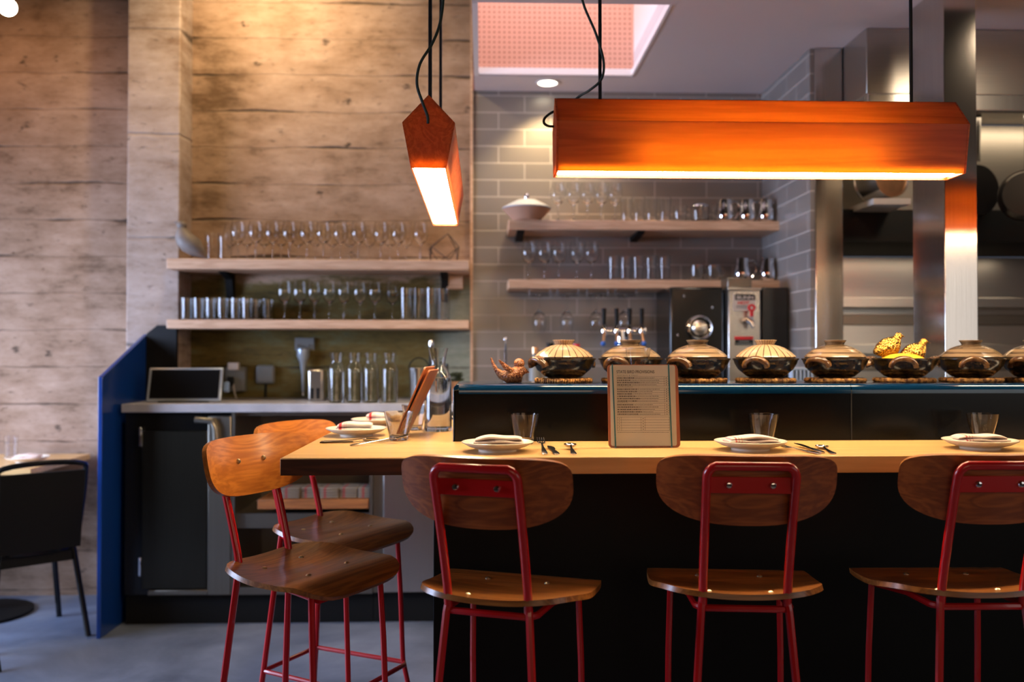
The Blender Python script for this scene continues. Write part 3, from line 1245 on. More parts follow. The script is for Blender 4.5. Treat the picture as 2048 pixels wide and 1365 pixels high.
for i, p in enumerate(ps):
    put(wl0, 'stemmed wine glass on lower left shelf, %s of the seven' % ordn(i, 7), 'glass', 'wine glasses on the lower left shelf', (xat(p, ytop, ZLo), ytop, ZLo))
put(wl0, 'wide stemmed glass right of the seven on lower left shelf', 'glass', None, (xat(785, ytop + .05, ZLo), ytop + .05, ZLo))
tg = g_tumbler(.17, .036).build('glass_decanter', M_glass)
for i, (p, dy) in enumerate(((813, 0), (838, .03), (864, 0), (886, .05))):
    put(tg, 'tall glass beaker at right end of lower left shelf, %s' % ordn(i, 4), 'glass', 'tall beakers on the lower left shelf', (xat(p, ytop + dy, ZLo), ytop + dy, ZLo))
# right shelves
ps = [1116, 1147, 1175, 1203, 1230]
for i, p in enumerate(ps):
    put(wine0, 'stemmed glass on upper right shelf beside lidded dish, %s' % ordn(i, 5), 'glass', 'stemmed glasses on the upper right shelf', (xat(p, ytop, ZRU), ytop, ZRU))
ps = [1253, 1278, 1303, 1330]
t2 = g_tumbler(.130, .031).build('highball_glass', M_glass)
for i, p in enumerate(ps):
    put(t2, 'straight clear glass on upper right shelf, %s of four' % ordn(i, 4), 'glass', 'highball glasses on the right shelves', (xat(p, ytop, ZRU), ytop, ZRU))
ps = [1058, 1089, 1118, 1154, 1183]
for i, p in enumerate(ps):
    put(wine0, 'stemmed glass on lower right shelf above the rack, %s' % ordn(i, 5), 'glass', 'stemmed glasses on the lower right shelf', (xat(p, ytop, ZRL), ytop, ZRL))
ps = [1227, 1251, 1276, 1302, 1329]
for i, p in enumerate(ps):
    put(t2, 'straight clear glass on lower right shelf, %s of five' % ordn(i, 5), 'glass', 'highball glasses on the right shelves', (xat(p, ytop, ZRL), ytop, ZRL))
cup0 = g_cup(.085, .036).build('handled_glass_cup', M_glass)
put(cup0, 'clear glass cup with handle on upper right shelf', 'cup', None, (xat(1360, ytop, ZRU), ytop, ZRU))
put(cup0, 'left handled glass cup on lower right shelf', 'cup', 'handled cups on the lower right shelf', (xat(1394, ytop, ZRL), ytop, ZRL))
put(cup0, 'right handled glass cup on lower right shelf', 'cup', 'handled cups on the lower right shelf', (xat(1427, ytop, ZRL), ytop, ZRL))
t = thing('lidded_glass_jar', 'glass jar with steel lid on upper right shelf', 'jar', (xat(1400, ytop, ZRU), ytop, ZRU))
g_tumbler(.08, .048).build('jar', M_glass, t)
MB().lathe([(0, .104), (.02, .10), (.04, .094), (.049, .082), (.049, .0805), (0, .0805)], 20).build('lid', M_chrome, t)
t3 = g_tumbler(.10, .013).build('narrow_glass', M_glass)
put(t3, 'narrow clear glass left of the steel pitchers', 'glass', None, (xat(1430, ytop, ZRU), ytop, ZRU))


def pitcher(label, x, z):
    t = thing('steel_pitcher', label, 'pitcher', (x, ytop, z), 0, 'steel milk pitchers')
    MB().lathe([(0, 0), (.034, 0), (.042, .012), (.044, .045), (.036, .085), (.034, .118), (.0325, .118), (.034, .085), (.042, .045), (.04, .013), (0, .003)], 24).build('body', M_chrome, t)
    MB().tube([(.034, 0, .105), (.062, 0, .108), (.074, 0, .085), (.072, 0, .05), (.056, 0, .022), (.042, 0, .02)], .0045, 8).build('handle', M_chrome, t)
    return t


pc0 = pitcher('polished steel pitcher on upper right shelf, left of three', xat(1450, ytop, ZRU), ZRU)
dup(pc0, 'polished steel pitcher on upper right shelf, middle of three', (xat(1494, ytop, ZRU), ytop, ZRU))
dup(pc0, 'polished steel pitcher on upper right shelf, right of three', (xat(1532, ytop, ZRU), ytop, ZRU))
dup(pc0, 'polished steel pitcher on lower right shelf, above the water dispenser', (xat(1484, ytop, ZRL), ytop, ZRL))
dup(pc0, 'polished steel pitcher on right end of lower right shelf', (xat(1535, ytop, ZRL), ytop, ZRL))
# lidded dish on the upper right shelf
xx = xat(1053, ytop, ZRU)
t = thing('lidded_dish', 'grey lidded casserole at left end of upper right shelf', 'pot', (xx, ytop - .02, ZRU))
MB().lathe([(0, 0), (.07, 0), (.10, .03), (.125, .058), (.12, .058), (.09, .03), (0, .012)], 28).build('dish', M_clay, t)
ld = MB().lathe([(0, .118), (.05, .108), (.095, .085), (.128, .066), (.128, .060), (.118, .060), (0, .10)], 28).build('lid', simple('pewter_glaze', (.45, .47, .50), .25), t)
MB().lathe([(0, .142), (.014, .14), (.017, .132), (.012, .12), (.012, .112), (0, .112)], 16).build('knob', M_chrome, ld)

# bird and wire ornament on the upper left shelf
def bird(name, mat, parent=None, up=.0, head_up=1.0, tail=1.0, fat=1.0, n=16):
    """bird facing +x; body length about .10, body bottom at z=0"""
    Yv, Zv = (0, 1, 0), (0, 0, 1)
    mb = MB()
    s = [((-.066 * tail, 0, .020 + .0 * tail), .003, .002), ((-.052, 0, .022), .010, .006), ((-.036, 0, .027), .022, .017), ((-.012, 0, .030), .030, .027), ((.014, 0, .031), .031, .029), ((.034, 0, .036), .025, .026), ((.046, 0, .046), .017, .020), ((.052, 0, .058), .0125, .014)]
    secs = []
    for k, (c, ra, rb) in enumerate(s):
        B = Vector((-.0, 0, 1)) if k < 5 else Vector((-.55 * (k - 4) / 3, 0, 1)).normalized()
        secs.append((c, ra * fat, rb * fat, Yv, B))
    mb.loft(secs, n)
    mb.ball((.054, 0, .062 * head_up + .003), .0155, .0135, .0135, 12)
    mb.loft([((.064, 0, .066 * head_up), .006, .005, Yv, Zv), ((.073, 0, .064 * head_up), .0035, .003, Yv, Zv), ((.079, 0, .060 * head_up), .0006, .0006, Yv, Zv)], 8)
    return mb


yb = YS + .02
pos = Vector((xat(372, yb, ZU), yb, ZU))
o = bird('stone_bird', M_birdg)
M4 = Matrix.Scale(1.75, 4)
o.v = [Matrix.Rotation(-.55, 4, 'Y') @ (M4 @ q) for q in o.v]
mz = min(q.z for q in o.v)
o.v = [q - Vector((0, 0, mz + .003)) for q in o.v]
o = o.build('bird_figurine', M_birdg)
tag(o, 'grey stone bird figurine at left end of upper left shelf', 'figurine', None, pos, PI + .15)
# geometric wire ornament
mb = MB()
R_ = .075
pts = [Vector((R_ * math.cos(a), R_ * .8 * math.sin(a), .003 + .0)) for a in [k * 2 * PI / 4 + .4 for k in range(4)]]
mid = [Vector((R_ * 1.35 * math.cos(a), R_ * math.sin(a), .075)) for a in [k * 2 * PI / 4 + .9 for k in range(4)]]
topv = Vector((.02, 0, .15))
for k in range(4):
    mb.tube([pts[k], pts[(k + 1) % 4]], .0028, 6)
    mb.tube([pts[k], mid[k]], .0028, 6)
    mb.tube([pts[(k + 1) % 4], mid[k]], .0028, 6)
    mb.tube([mid[k], topv], .0028, 6)
o = mb.build('wire_ornament', M_wire)
tag(o, 'geometric dark wire ornament at right end of upper left shelf', 'ornament', None, (xat(888, ytop + .03, ZU), ytop + .03, ZU))

# hanging glass racks under the lower right shelf
zb_ = ZRL - .045
for i, p in enumerate((1080, 1136, 1195, 1252)):
    x = xat(p, YS + .06, zb_)
    t = thing('glass_rack', 'wire stemware rack under lower right shelf, %s' % ordn(i, 4), 'rack', (x, YS + .06, zb_), 0, 'stemware racks')
    for s in (-1, 1):
        MB().tube([(s * .055, 0, -.0), (s * .055, 0, -.034), (s * .016, 0, -.034), (s * .012, .18, -.034)], .003, 6).build('rail', M_wire, t)
    o = g_wine(.20, .036).build('hanging_glass', M_glass) if i == 0 else hg.copy()
    if i == 0:
        hg = o
    else:
        C.objects.link(o)
    tag(o, 'upside down glass hanging under lower right shelf, %s' % ordn(i, 4), 'glass', 'hanging glasses', (x, YS + .12, zb_ - .026))
    o.rotation_euler = (PI, 0, 0)

# ------------------------------------------------------------------ things on the left worktop
tx = xat(366, YF + .12, ZW)
t = thing('tablet_register', 'silver framed touchscreen register tilted on the rear worktop', 'tablet', (tx, YF + .13, ZW), 0.05)
Mt = Matrix.Rotation(-.32, 4, 'X')
MB().box(-.18, .18, -.008, .008, .004, .178, Mt).build('bezel', M_bezel, t, .006, 3)
MB().box(-.166, .166, -.0095, -.0078, .018, .166, Mt).build('screen', M_screen, t)
MB().box(-.12, .12, -.02, .12, 0, .006).box(-.03, .03, .05, .075, .006, .10).build('stand', M_black, t, .002)
MB().box(.182, .21, .01, .035, .06, .11, Mt).build('card_reader', M_greyb, t, .004)

yw = YB
def wx(px):
    return xat(px, YB - .02, 1.2)
t = thing('power_outlet', 'grey metal outlet box with plugs on wall behind tablet', 'outlet', (wx(472), YB, 1.16))
MB().box(-.052, .055, -.05, -.001, -.06, .07).build('box', M_grey, t, .004)
MB().box(-.028, .03, -.085, -.051, .055, .095).build('adapter', M_cablew, t, .004)
MB().box(-.03, .0, -.085, -.051, -.03, .02).build('plug', M_black, t, .004)
MB().tube([(-.0, -.07, -.02), (.01, -.08, -.07), (.012, -.05, -.10)], .004, 6).build('cable', M_cablew, t)
t = thing('junction_box', 'square grey junction box with rounded corners on wall', 'box', (wx(531), YB, 1.19))
MB().box(-.05, .05, -.035, -.001, -.05, .05).build('cover', M_grey, t, .014, 4)
MB().tube([(.0, -.012, -.05), (.0, -.012, -.127)], .006, 8).build('conduit', M_black, t)
t = thing('whisk_wand', 'pale tapered hand mixer hanging on wall left of bottles', 'tool', (wx(608), YB, 1.25))
MB().lathe([(0, -.15), (.007, -.15), (.009, -.06), (.02, .01), (.034, .04), (.034, .075), (.02, .085), (0, .085)], 16, Matrix.Translation((0, -.045, 0))).build('handle', M_bezel, t)
MB().box(-.05, .055, -.02, -.001, .07, .14).tube([(-.03, -.02, .10), (-.03, -.055, .09)], .005, 6).tube([(.03, -.02, .10), (.03, -.055, .09)], .005, 6).build('hook', M_grey, t, .003)
MB().tube([(0, -.045, -.14), (0, -.045, -.175)], .004, 6).build('shaft', M_chrome, t)
t = thing('metal_canister', 'dull steel canister with dark slots left of the bottles', 'canister', (xat(634, YF + .3, ZW), YF + .3, ZW))
MB().box(-.04, .04, -.04, .04, 0, .16).build('body', M_ssx, t, .012, 3)
MB().box(-.026, -.010, -.0415, -.038, .01, .065).box(.004, .020, -.0415, -.038, .01, .065).build('slot', M_black, t)

bot0 = thing('glass_bottle', 'clear water bottle on rear worktop, leftmost of four', 'bottle', (0, 0, 0), 0, 'water bottles on the rear worktop')
g_bottle(.245, .040).build('bottle', M_glass, bot0)
MB().lathe([(0, .0125), (.0358, .0125), (.0358, .15), (0, .15)], 24).build('water', M_water, bot0)
for i, p in enumerate((673, 709, 742, 779)):
    yy = YF + .07
    loc = (xat(p, yy, ZW), yy, ZW)
    if i == 0:
        bot0.location = loc
    else:
        dup(bot0, 'clear water bottle on rear worktop, %s of four' % ordn(i, 4), loc)
yy = YF + .2
t = thing('ice_bucket', 'brushed steel bucket with arched handle behind the carafe', 'bucket', (xat(838, yy, ZW), yy, ZW))
MB().lathe([(0, 0), (.045, 0), (.052, .165), (.054, .165), (.054, .168), (.050, .168), (.043, .004), (0, .004)], 24).build('body', M_ss, t)
MB().tube([(.052 * math.cos(a), 0, .16 + .06 * math.sin(a)) for a in [PI * k / 10 for k in range(11)]], .0035, 6).build('handle', M_black, t)
t = thing('soda_tap', 'slim black tap with chrome top behind the carafe', 'tap', (xat(862, yy + .1, ZW), yy + .12, ZW))
MB().lathe([(0, 0), (.018, 0), (.018, .01), (.011, .02), (.011, .27), (0, .27)], 14).build('post', M_black, t)
MB().lathe([(0, .271), (.012, .271), (.015, .29), (.012, .31), (0, .315)], 14).build('cap', M_chrome, t)
t = thing('potted_plant', 'small terracotta pot with dark leaves beside the tiled wall', 'plant', (xat(913, yy, ZW), yy, ZW))
MB().lathe([(0, 0), (.026, 0), (.034, .085), (.038, .085), (.038, .10), (.033, .10), (.032, .08), (0, .08)], 20).build('pot', M_clay, t)
mb = MB()
for k in range(34):
    a = random.uniform(0, 2 * PI)
    rr = random.uniform(.005, .034)
    mb.ball((rr * math.cos(a), rr * math.sin(a), random.uniform(.095, .15)), .012, .008, .005, 6, Matrix.Identity(4))
mb.tube([(0, 0, .08), (0, 0, .12)], .004, 6)
mb.build('leaves', M_leaf, t)
o = MB().lathe([(0, 0), (.018, 0), (.02, .10), (.017, .13), (.009, .155), (.009, .19), (0, .19)], 14).build('dark_bottle', M_blackg)
tag(o, 'thin black bottle between carafe and terracotta pot', 'bottle', None, (xat(893, yy - .06, ZW), yy - .06, ZW))

# ------------------------------------------------------------------ things on the worktop below the right shelves
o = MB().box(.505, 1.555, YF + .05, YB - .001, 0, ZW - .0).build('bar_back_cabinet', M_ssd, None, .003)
tag(o, 'steel bar back cabinet behind the row of pots', 'cabinet')
zz = ZW
yt = 4.6
# tap tower
x0 = xat(1245, yt, 1.3)
t = thing('tap_tower', 'chrome four-tap beverage tower with black handles', 'tap tower', (x0, yt, zz))
zr = 1.3 + (HOR - 662) * yt / F - zz
MB().lathe([(0, 0), (.045, 0), (.045, .01), (.028, .02), (.028, zr), (0, zr)], 18, Matrix.Translation((0, .02, 0))).build('column', M_chrome, t)
MB().tube([(-.11, .02, zr), (.12, .02, zr)], .022, 14).build('manifold', M_chrome, t)
for p in (1207, 1232, 1258, 1282):
    x = xat(p, yt, 1.4) - x0
    MB().tube([(x, -.02, zr + .03), (x, -.022, zr + .115)], [.009, .012], 10).build('tap_handle', M_black, t)
    MB().lathe([(0, -.03), (.012, -.03), (.016, -.01), (.016, .012), (.009, .03), (0, .03)], 12, Matrix.Translation((x, -.02, zr))).build('faucet', M_chrome, t)
    MB().tube([(x, -.03, zr - .01), (x + (p - 1245) * .0002, -.045, zr - .062)], .0065, 8).build('spout', M_copper, t)
    MB().ball((x + (p - 1245) * .0002, -.046, zr - .066), .013, n=12).build('spout_plug', M_blueb, t)
# small faucet behind the wooden bird
x0 = xat(1011, 4.5, 1.25)
t = thing('water_faucet', 'slim chrome faucet in front of tile behind wooden bird', 'faucet', (x0, 4.5, zz))
MB().tube([(0, 0, 0), (0, 0, .24), (0, -.01, .29), (0, -.03, .31)], .007, 10).build('spout', M_chrome, t)
MB().ball((0, -.03, .312), .012, n=12).build('nozzle', M_chrome, t)
# bottles peeping over the first pot
bb = []
for (p, py, c, lb) in ((1070, 695, M_copper, 'copper capped bottle left of the first pot lid'), (1100, 686, M_black, 'black capped bottle behind the first pot lid'), (1153, 688, M_tap, 'red capped bottle behind the first pot lid')):
    yq = 4.42
    ht = 1.3 + (HOR - py) * yq / F - zz
    t = thing('bar_bottle', lb, 'bottle', (xat(p, yq, 1.3), yq, zz), 0, 'capped bottles behind the first pot')
    MB().lathe([(0, 0), (.03, 0), (.03, ht * .6), (.014, ht * .78), (.012, ht - .032), (0, ht - .032)], 16).build('body', M_grey, t)
    MB().lathe([(0, ht - .031), (.017, ht - .031), (.017, ht), (0, ht)], 14).build('cap', c, t)
# grinder
yg = 4.5
x0 = xat(1398, yg, 1.4)
t = thing('coffee_grinder', 'large black grinder with round chrome dial', 'grinder', (x0, yg, zz))
hg_ = ZRL - .048 - zz
MB().box(xat(1340, yg, 1.4) - x0, xat(1448, yg, 1.4) - x0, 0, .36, 0, hg_).build('body', M_blackg, t, .012, 3)
zd = 1.3 + (HOR - 656) * yg / F - zz
My = Matrix.Translation((0, 0, zd)) @ Matrix.Rotation(PI / 2, 4, 'X')
MB().lathe([(.050, 0), (.063, 0), (.063, .02), (.056, .024), (.050, .02)] + [(.050, 0)], 36, My).build('dial_ring', M_chrome, t)
MB().lathe([(0, 0), (.039, 0), (.040, .022), (.03, .034), (.014, .037), (0, .037)], 30, My).build('dial_knob', M_ss, t)
MB().box(-.035, .035, -.014, .0, zd - .12, zd - .062).build('chute', M_ssd, t, .003)
for (p, py) in ((1368, 592), (1424, 615), (1355, 671)):
    MB().ball((xat(p, yg, 1.4) - x0, -.003, 1.3 + (HOR - py) * yg / F - zz), .007, n=8).build('screw', M_chrome, t)
# hot water dispenser
yd = 4.44
x0 = xat(1490, yd, 1.4)
xa, xb = xat(1457, yd, 1.4) - x0, xat(1521, yd, 1.4) - x0
zt_ = 1.3 + (HOR - 576) * yd / F - zz
t = thing('water_dispenser', 'stainless hot water dispenser with red tap handle', 'dispenser', (x0, yd, zz))
MB().box(xa, xb, 0, .26, 0, zt_ - .008).build('body', M_ss, t, .004)
MB().box(xa - .003, xb + .004, -.006, .26, zt_ - .008, zt_ + .004).build('top_edge', M_ssx, t, .002)
MB().box(xa + .002, xa + .125, .02, .15, zt_ + .005, zt_ + .055).build('hopper', M_ssd, t, .004)


def zpx(py, Y):
    return 1.3 + (HOR - py) * Y / F


xw = lambda p: xat(p, yd, 1.4) - x0
zy = lambda q: zpx(q, yd) - zz
MB().box(xw(1467), xw(1511), -.003, -.0005, zy(621), zy(588)).build('label_plate', M_label_w, t)
MB().box(xw(1470), xw(1510), -.0042, -.0032, zy(599.5), zy(588)).build('label_plate', M_black, t, label='black name band')
Mx = lambda p, q: Matrix.Translation((xw(p), -.0048, zy(q))) @ Matrix.Rotation(PI / 2, 4, 'X')
text_mesh('lettering', 'BUNN', .0225, M_label_w, t, Mx(1473, 597.5), bold=.0006, sx=1.35)
text_mesh('lettering', 'HOT', .021, M_tap, t, Matrix.Translation((0, .001, 0)) @ Mx(1475, 608), bold=.0008, sx=1.3)
MB().box(xw(1472), xw(1498), -.0042, -.003, zy(611.5), zy(610.5)).box(xw(1472), xw(1495), -.0042, -.003, zy(613), zy(612)).box(xw(1472), xw(1497), -.0042, -.003, zy(616), zy(615)).build('label_lines', M_grey, t)
MB().box(xw(1470), xw(1506), -.003, -.0005, zy(691), zy(679)).build('label_plate', M_blackg, t, label='black warning label')
MB().box(xw(1469), xw(1506), -.004, -.0006, zy(679), zy(673)).build('label_plate', M_tap, t, label='red warning band')
MB().box(xw(1478), xw(1498), -.004, -.003, zy(684), zy(682)).box(xw(1473), xw(1503), -.004, -.003, zy(689), zy(687)).build('label_lines', M_grey, t)
MB().lathe([(.008, -.006), (.019, -.006), (.019, .006), (.008, .006), (.008, -.006)], 18, Matrix.Translation((xw(1498), -.045, zy(616))) @ Matrix.Rotation(PI / 2, 4, 'X')).box(xw(1498) - .008, xw(1498) + .008, -.05, -.04, zy(634), zy(621)).build('tap_handle', M_tap, t, .001)
MB().tube([(xw(1492), 0, zy(641)), (xw(1492), -.045, zy(641)), (xw(1498), -.05, zy(645)), (xw(1500), -.055, zy(656))], [.014, .017, .014, .008], 12).tube([(xw(1498), -.045, zy(644)), (xw(1498), -.045, zy(633))], .007, 8).build('spout', M_chrome, t)
# dark machine at the right
o = MB().box(xat(1524, 4.5, 1.3), 1.553, 4.5, 4.9, zz, ZRL - .05).build('espresso_machine', M_blackg, None, .006)
tag(o, 'tall black appliance wedged between dispenser and side tiles', 'appliance')
# pale ribbed crate
x0 = xat(1605, 4.15, 1.2)
mb = MB()
mb.box(-.05, .05, -.005, .045, 0, .012)
for k in range(6):
    mb.box(-.05 + k * .0184, -.042 + k * .0184, -.005, .045, .012, .06)
mb.box(-.052, .052, -.007, .047, .06, .07)
mb = mb.build('ribbed_crate', M_crate, None, .002)
tag(mb, 'pale blue ribbed crate between the fourth and fifth pots', 'crate', None, (x0, 4.15, zpx(767, 4.15)))
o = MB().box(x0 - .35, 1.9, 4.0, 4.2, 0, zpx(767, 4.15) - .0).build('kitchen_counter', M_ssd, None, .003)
tag(o, 'low steel prep counter behind the pots', 'counter')

# ------------------------------------------------------------------ kitchen on the right
o = MB().box(1.575, 1.708, 4.19, 4.209, 0, ZC - .002).build('steel_wall_cap', M_sscol, None, .004)
tag(o, 'tall stainless cladding on the end of the tiled side wall', 'cladding')
yc = 3.45
cx0 = xat(1891, yc, 1.3)
cx1 = xat(1957, yc, 1.3)
o = MB().box(cx0, cx1, yc, yc + .26, 0, ZC - .001).build('steel_column', M_sscol, None, .003)
tag(o, 'square brushed stainless column rising behind the bar ledge', 'column')
# hood
hx = 1.712
t = thing('extractor_hood', 'stainless extractor hood hung from the kitchen ceiling', 'hood', (hx, 3.93, 2.3))
MB().box(0, 2.3, 0, 1.0, .16, ZC - 2.3 - .002).build('canopy', M_ssx, t, .003)
MB().box(0.0, 2.3, -.012, .03, .085, .158).build('trim_band', M_ss, t, .004)
o = MB().box(1.712, 4.15, 4.45, 4.47, 2.02, 2.455).build('pan_rail_panel', M_ssd, None)
tag(o, 'dull steel panel behind the hanging pans', 'panel')
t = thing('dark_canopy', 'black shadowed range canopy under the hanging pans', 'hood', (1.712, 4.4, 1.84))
MB().prism([(0, .18), (0, .02), (.08, 0), (.5, 0), (.5, .18)], 0, 2.3, 'x').build('canopy', M_black, t)  # solid black shape stands for the hood's shadowed interior
# rear steel splashback with shelves
t = thing('steel_splashback', 'stainless splashback with horizontal shelves behind the range', 'splashback', (1.712, 4.9, 1.0))
MB().box(0, 2.4, 0, .02, -.2, .838).build('panel', M_ssx, t)
for (z0, dd) in ((.55, .16), (.30, .16)):
    MB().box(.02, 2.38, -dd, -.001, z0, z0 + .055).build('shelf', M_ssx, t, .004)
    MB().box(.02, 2.38, -.02, -.001, z0 - .09, z0 - .03).build('rail', M_ssd, t, .004)
for x in (.62 + .35, .62 + .98):
    MB().box(x, x + .012, -.01, -.0005, .62, .84).box(x, x + .012, -.01, -.0005, .36, .54).build('seam', M_ss, t)

# pans
def pan(label, px, py, Y, r, mat_in, rz, depth=.05, handle=True, hl=.3):
    c = at(px, py, Y)
    t = thing('hanging_pan', label, 'pan', c, 0, 'pans hanging in the kitchen')
    My = Matrix.Rotation(rz, 4, 'Z') @ Matrix.Rotation(PI / 2, 4, 'X')
    MB().lathe([(0, -.0), (r * .82, 0), (r * .98, -depth), (r * 1.03, -depth), (r * 1.03, -depth + .006), (r * .99, -depth + .005), (r * .86, .006), (0, .006)], 36, My).build('bowl', mat_in, t)
    if handle:
        MB().tube([(0, 0, r * .98), (0, .0, r + .05), (0, -.01, r + hl)], [.012, .010, .016], 8).build('handle', M_dpan, t)
    return t


pan('dark round pan hanging right of the steel column', 1956, 380, 4.3, .142, M_dpan, .25, .06)
pan('dark pan at the right edge with long upright handle', 2054, 388, 4.08, .118, M_dpan, -.5, .06, True, .25)
c = at(1780, 354, 4.2)
t = thing('hanging_pot', 'steel pot with copper coloured base between the columns', 'pot', c)
My = Matrix.Rotation(.3, 4, 'Z') @ Matrix.Rotation(PI / 2, 4, 'X')
MB().lathe([(.072, 0), (.094, .004), (.100, .015), (.100, -.12), (.106, -.124), (.106, -.128), (.096, -.126), (.094, -.0), (.072, -.004), (.072, 0)], 32, My).build('body', M_ss, t)
MB().lathe([(0, .008), (.07, .008), (.084, .0062), (.0935, .0055), (.0935, -.005), (0, -.005)], 32, My).build('base', M_copper, t)
o = MB().box(at(1741, 400, 4.2).x, at(1816, 400, 4.2).x, 4.17, 4.449, at(1741, 411, 4.2).z, at(1741, 399, 4.2).z).build('shelf_ledge', M_label_w, None, .002)
tag(o, 'short cream ledge under the copper based pot', 'ledge')
o = MB().box(at(1753, 200, 3.95).x, at(1818, 200, 3.95).x, 4.0, 4.3, at(1741, 205, 3.95).z, 2.385 - .0).build('control_box', M_label_w, None, .002)
tag(o, 'small pale box under the hood left of the column', 'box')
# recessed ceiling lamp
c = atz(1095, 165, ZC)
t = thing('recessed_downlight', 'round glowing downlight in the kitchen ceiling', 'light', (c.x, c.y, ZC))
MB().lathe([(.05, -.001), (.062, -.001), (.062, -.006), (.05, -.005), (.05, -.001)], 30).build('trim_ring', M_white, t)
MB().lathe([(0, -.001), (.049, -.001), (.049, -.004), (0, -.004)], 30).build('lens', M_down, t)
spot('downlight_beam', (c.x, c.y, ZC - .012), (c.x, c.y + .06, 0), 42, (1.0, .74, .38), 1.9, .55, .03)

area('hood_lamp', (2.5, 4.28, 2.452), (2.5, 4.5, 1.0), 1.2, .08, 4.5, (1.0, .80, .56))  # unseen fill added to lighten the panel behind the pans
area('range_lamp', (2.4, 4.62, 1.835), (2.4, 4.62, 0), 1.2, .10, 1.6, (1.0, .80, .58))  # unseen fill added so the splashback shows bright bands

# ------------------------------------------------------------------ bar: base, ledge, counter
BX1 = 3.0
t = thing('tiled_bar', 'black tiled bar base under the wooden counter', 'bar', (-.146, 2.76, 0))
MB().box(0, BX1 + .146, 0, .38, .0, .984).build('body', M_blackb, t, .002)
MB().box(0.05, .30, .38, .86, 0, .984).build('support', M_blackb, t)
t = thing('bar_ledge', 'raised glossy navy tiled ledge behind the counter', 'ledge', (-.1, 2.79, .985))
lz = ZL - .985
xj = xat(1703, 2.79, ZL) + .1
lx = xat(906, 2.79, 1.1) + .1
MB().box(lx + .004, BX1 + .1, .003, .34, .0, lz - .018).build('face', M_navy, t, .003)
# bullnose top tiles
mb = MB()
def bull(xa, xb, m=None):
    prof = []
    for k in range(7):
        a = PI / 2 * k / 6
        prof.append((.022 - .022 * math.sin(a), lz - .024 + .022 * math.cos(a) + .002))
    prof = [(.345, lz), (.022, lz)] + prof[1:] + [(0.0, lz - .03), (.01, lz - .03), (.01, lz - .018), (.345, lz - .018)]
    return MB().prism(prof, xa, xb, 'x')
# rounded left end: stack of short slices shrinking downwards
bull(lx + .018, xj - .0012).build('cap_tile', M_navyt, t)
bull(xj + .0012, xj + 1.12).build('cap_tile', M_navyt, t)
bull(xj + 1.1224, BX1 + .1).build('cap_tile', M_navyt, t)
pr = [(lx + .0185, lz - .018)] + [(lx + .0185 - .0185 * math.sin(PI / 2 * k / 6), lz - .0185 + .0185 * math.cos(PI / 2 * k / 6)) for k in range(7)] + [(lx, .0), (lx + .0035, .0), (lx + .0035, lz - .02)]
MB().prism(pr, .0, .34, 'y').build('edge_tile', M_navyt, t, .002)
MB().box(xj - .0012, xj + .0012, -.0002, .01, .046, lz - .018).build('grout_line', M_grout, t)
# counter
XL = xat(560, 2.36, ZT)
out = [(XL, 2.36), (3.0, 2.36), (3.0, 2.788), (lx - .1015, 2.788), (lx - .1015, 3.72), (XL, 3.72)]
o = MB().prism(out, ZT - .045, ZT, 'z').build('counter_top', M_top, None, .003)
ft = MB().box(XL + .002, -.135, 2.3565, 2.3597, ZT - .045, ZT - .003).build('edge_strip', M_dkedge, o, label='dark stained edge strip')  # thin strip added to darken the left part of the front edge
tag(o, 'L-shaped maple bar counter set with plates and glasses', 'counter')


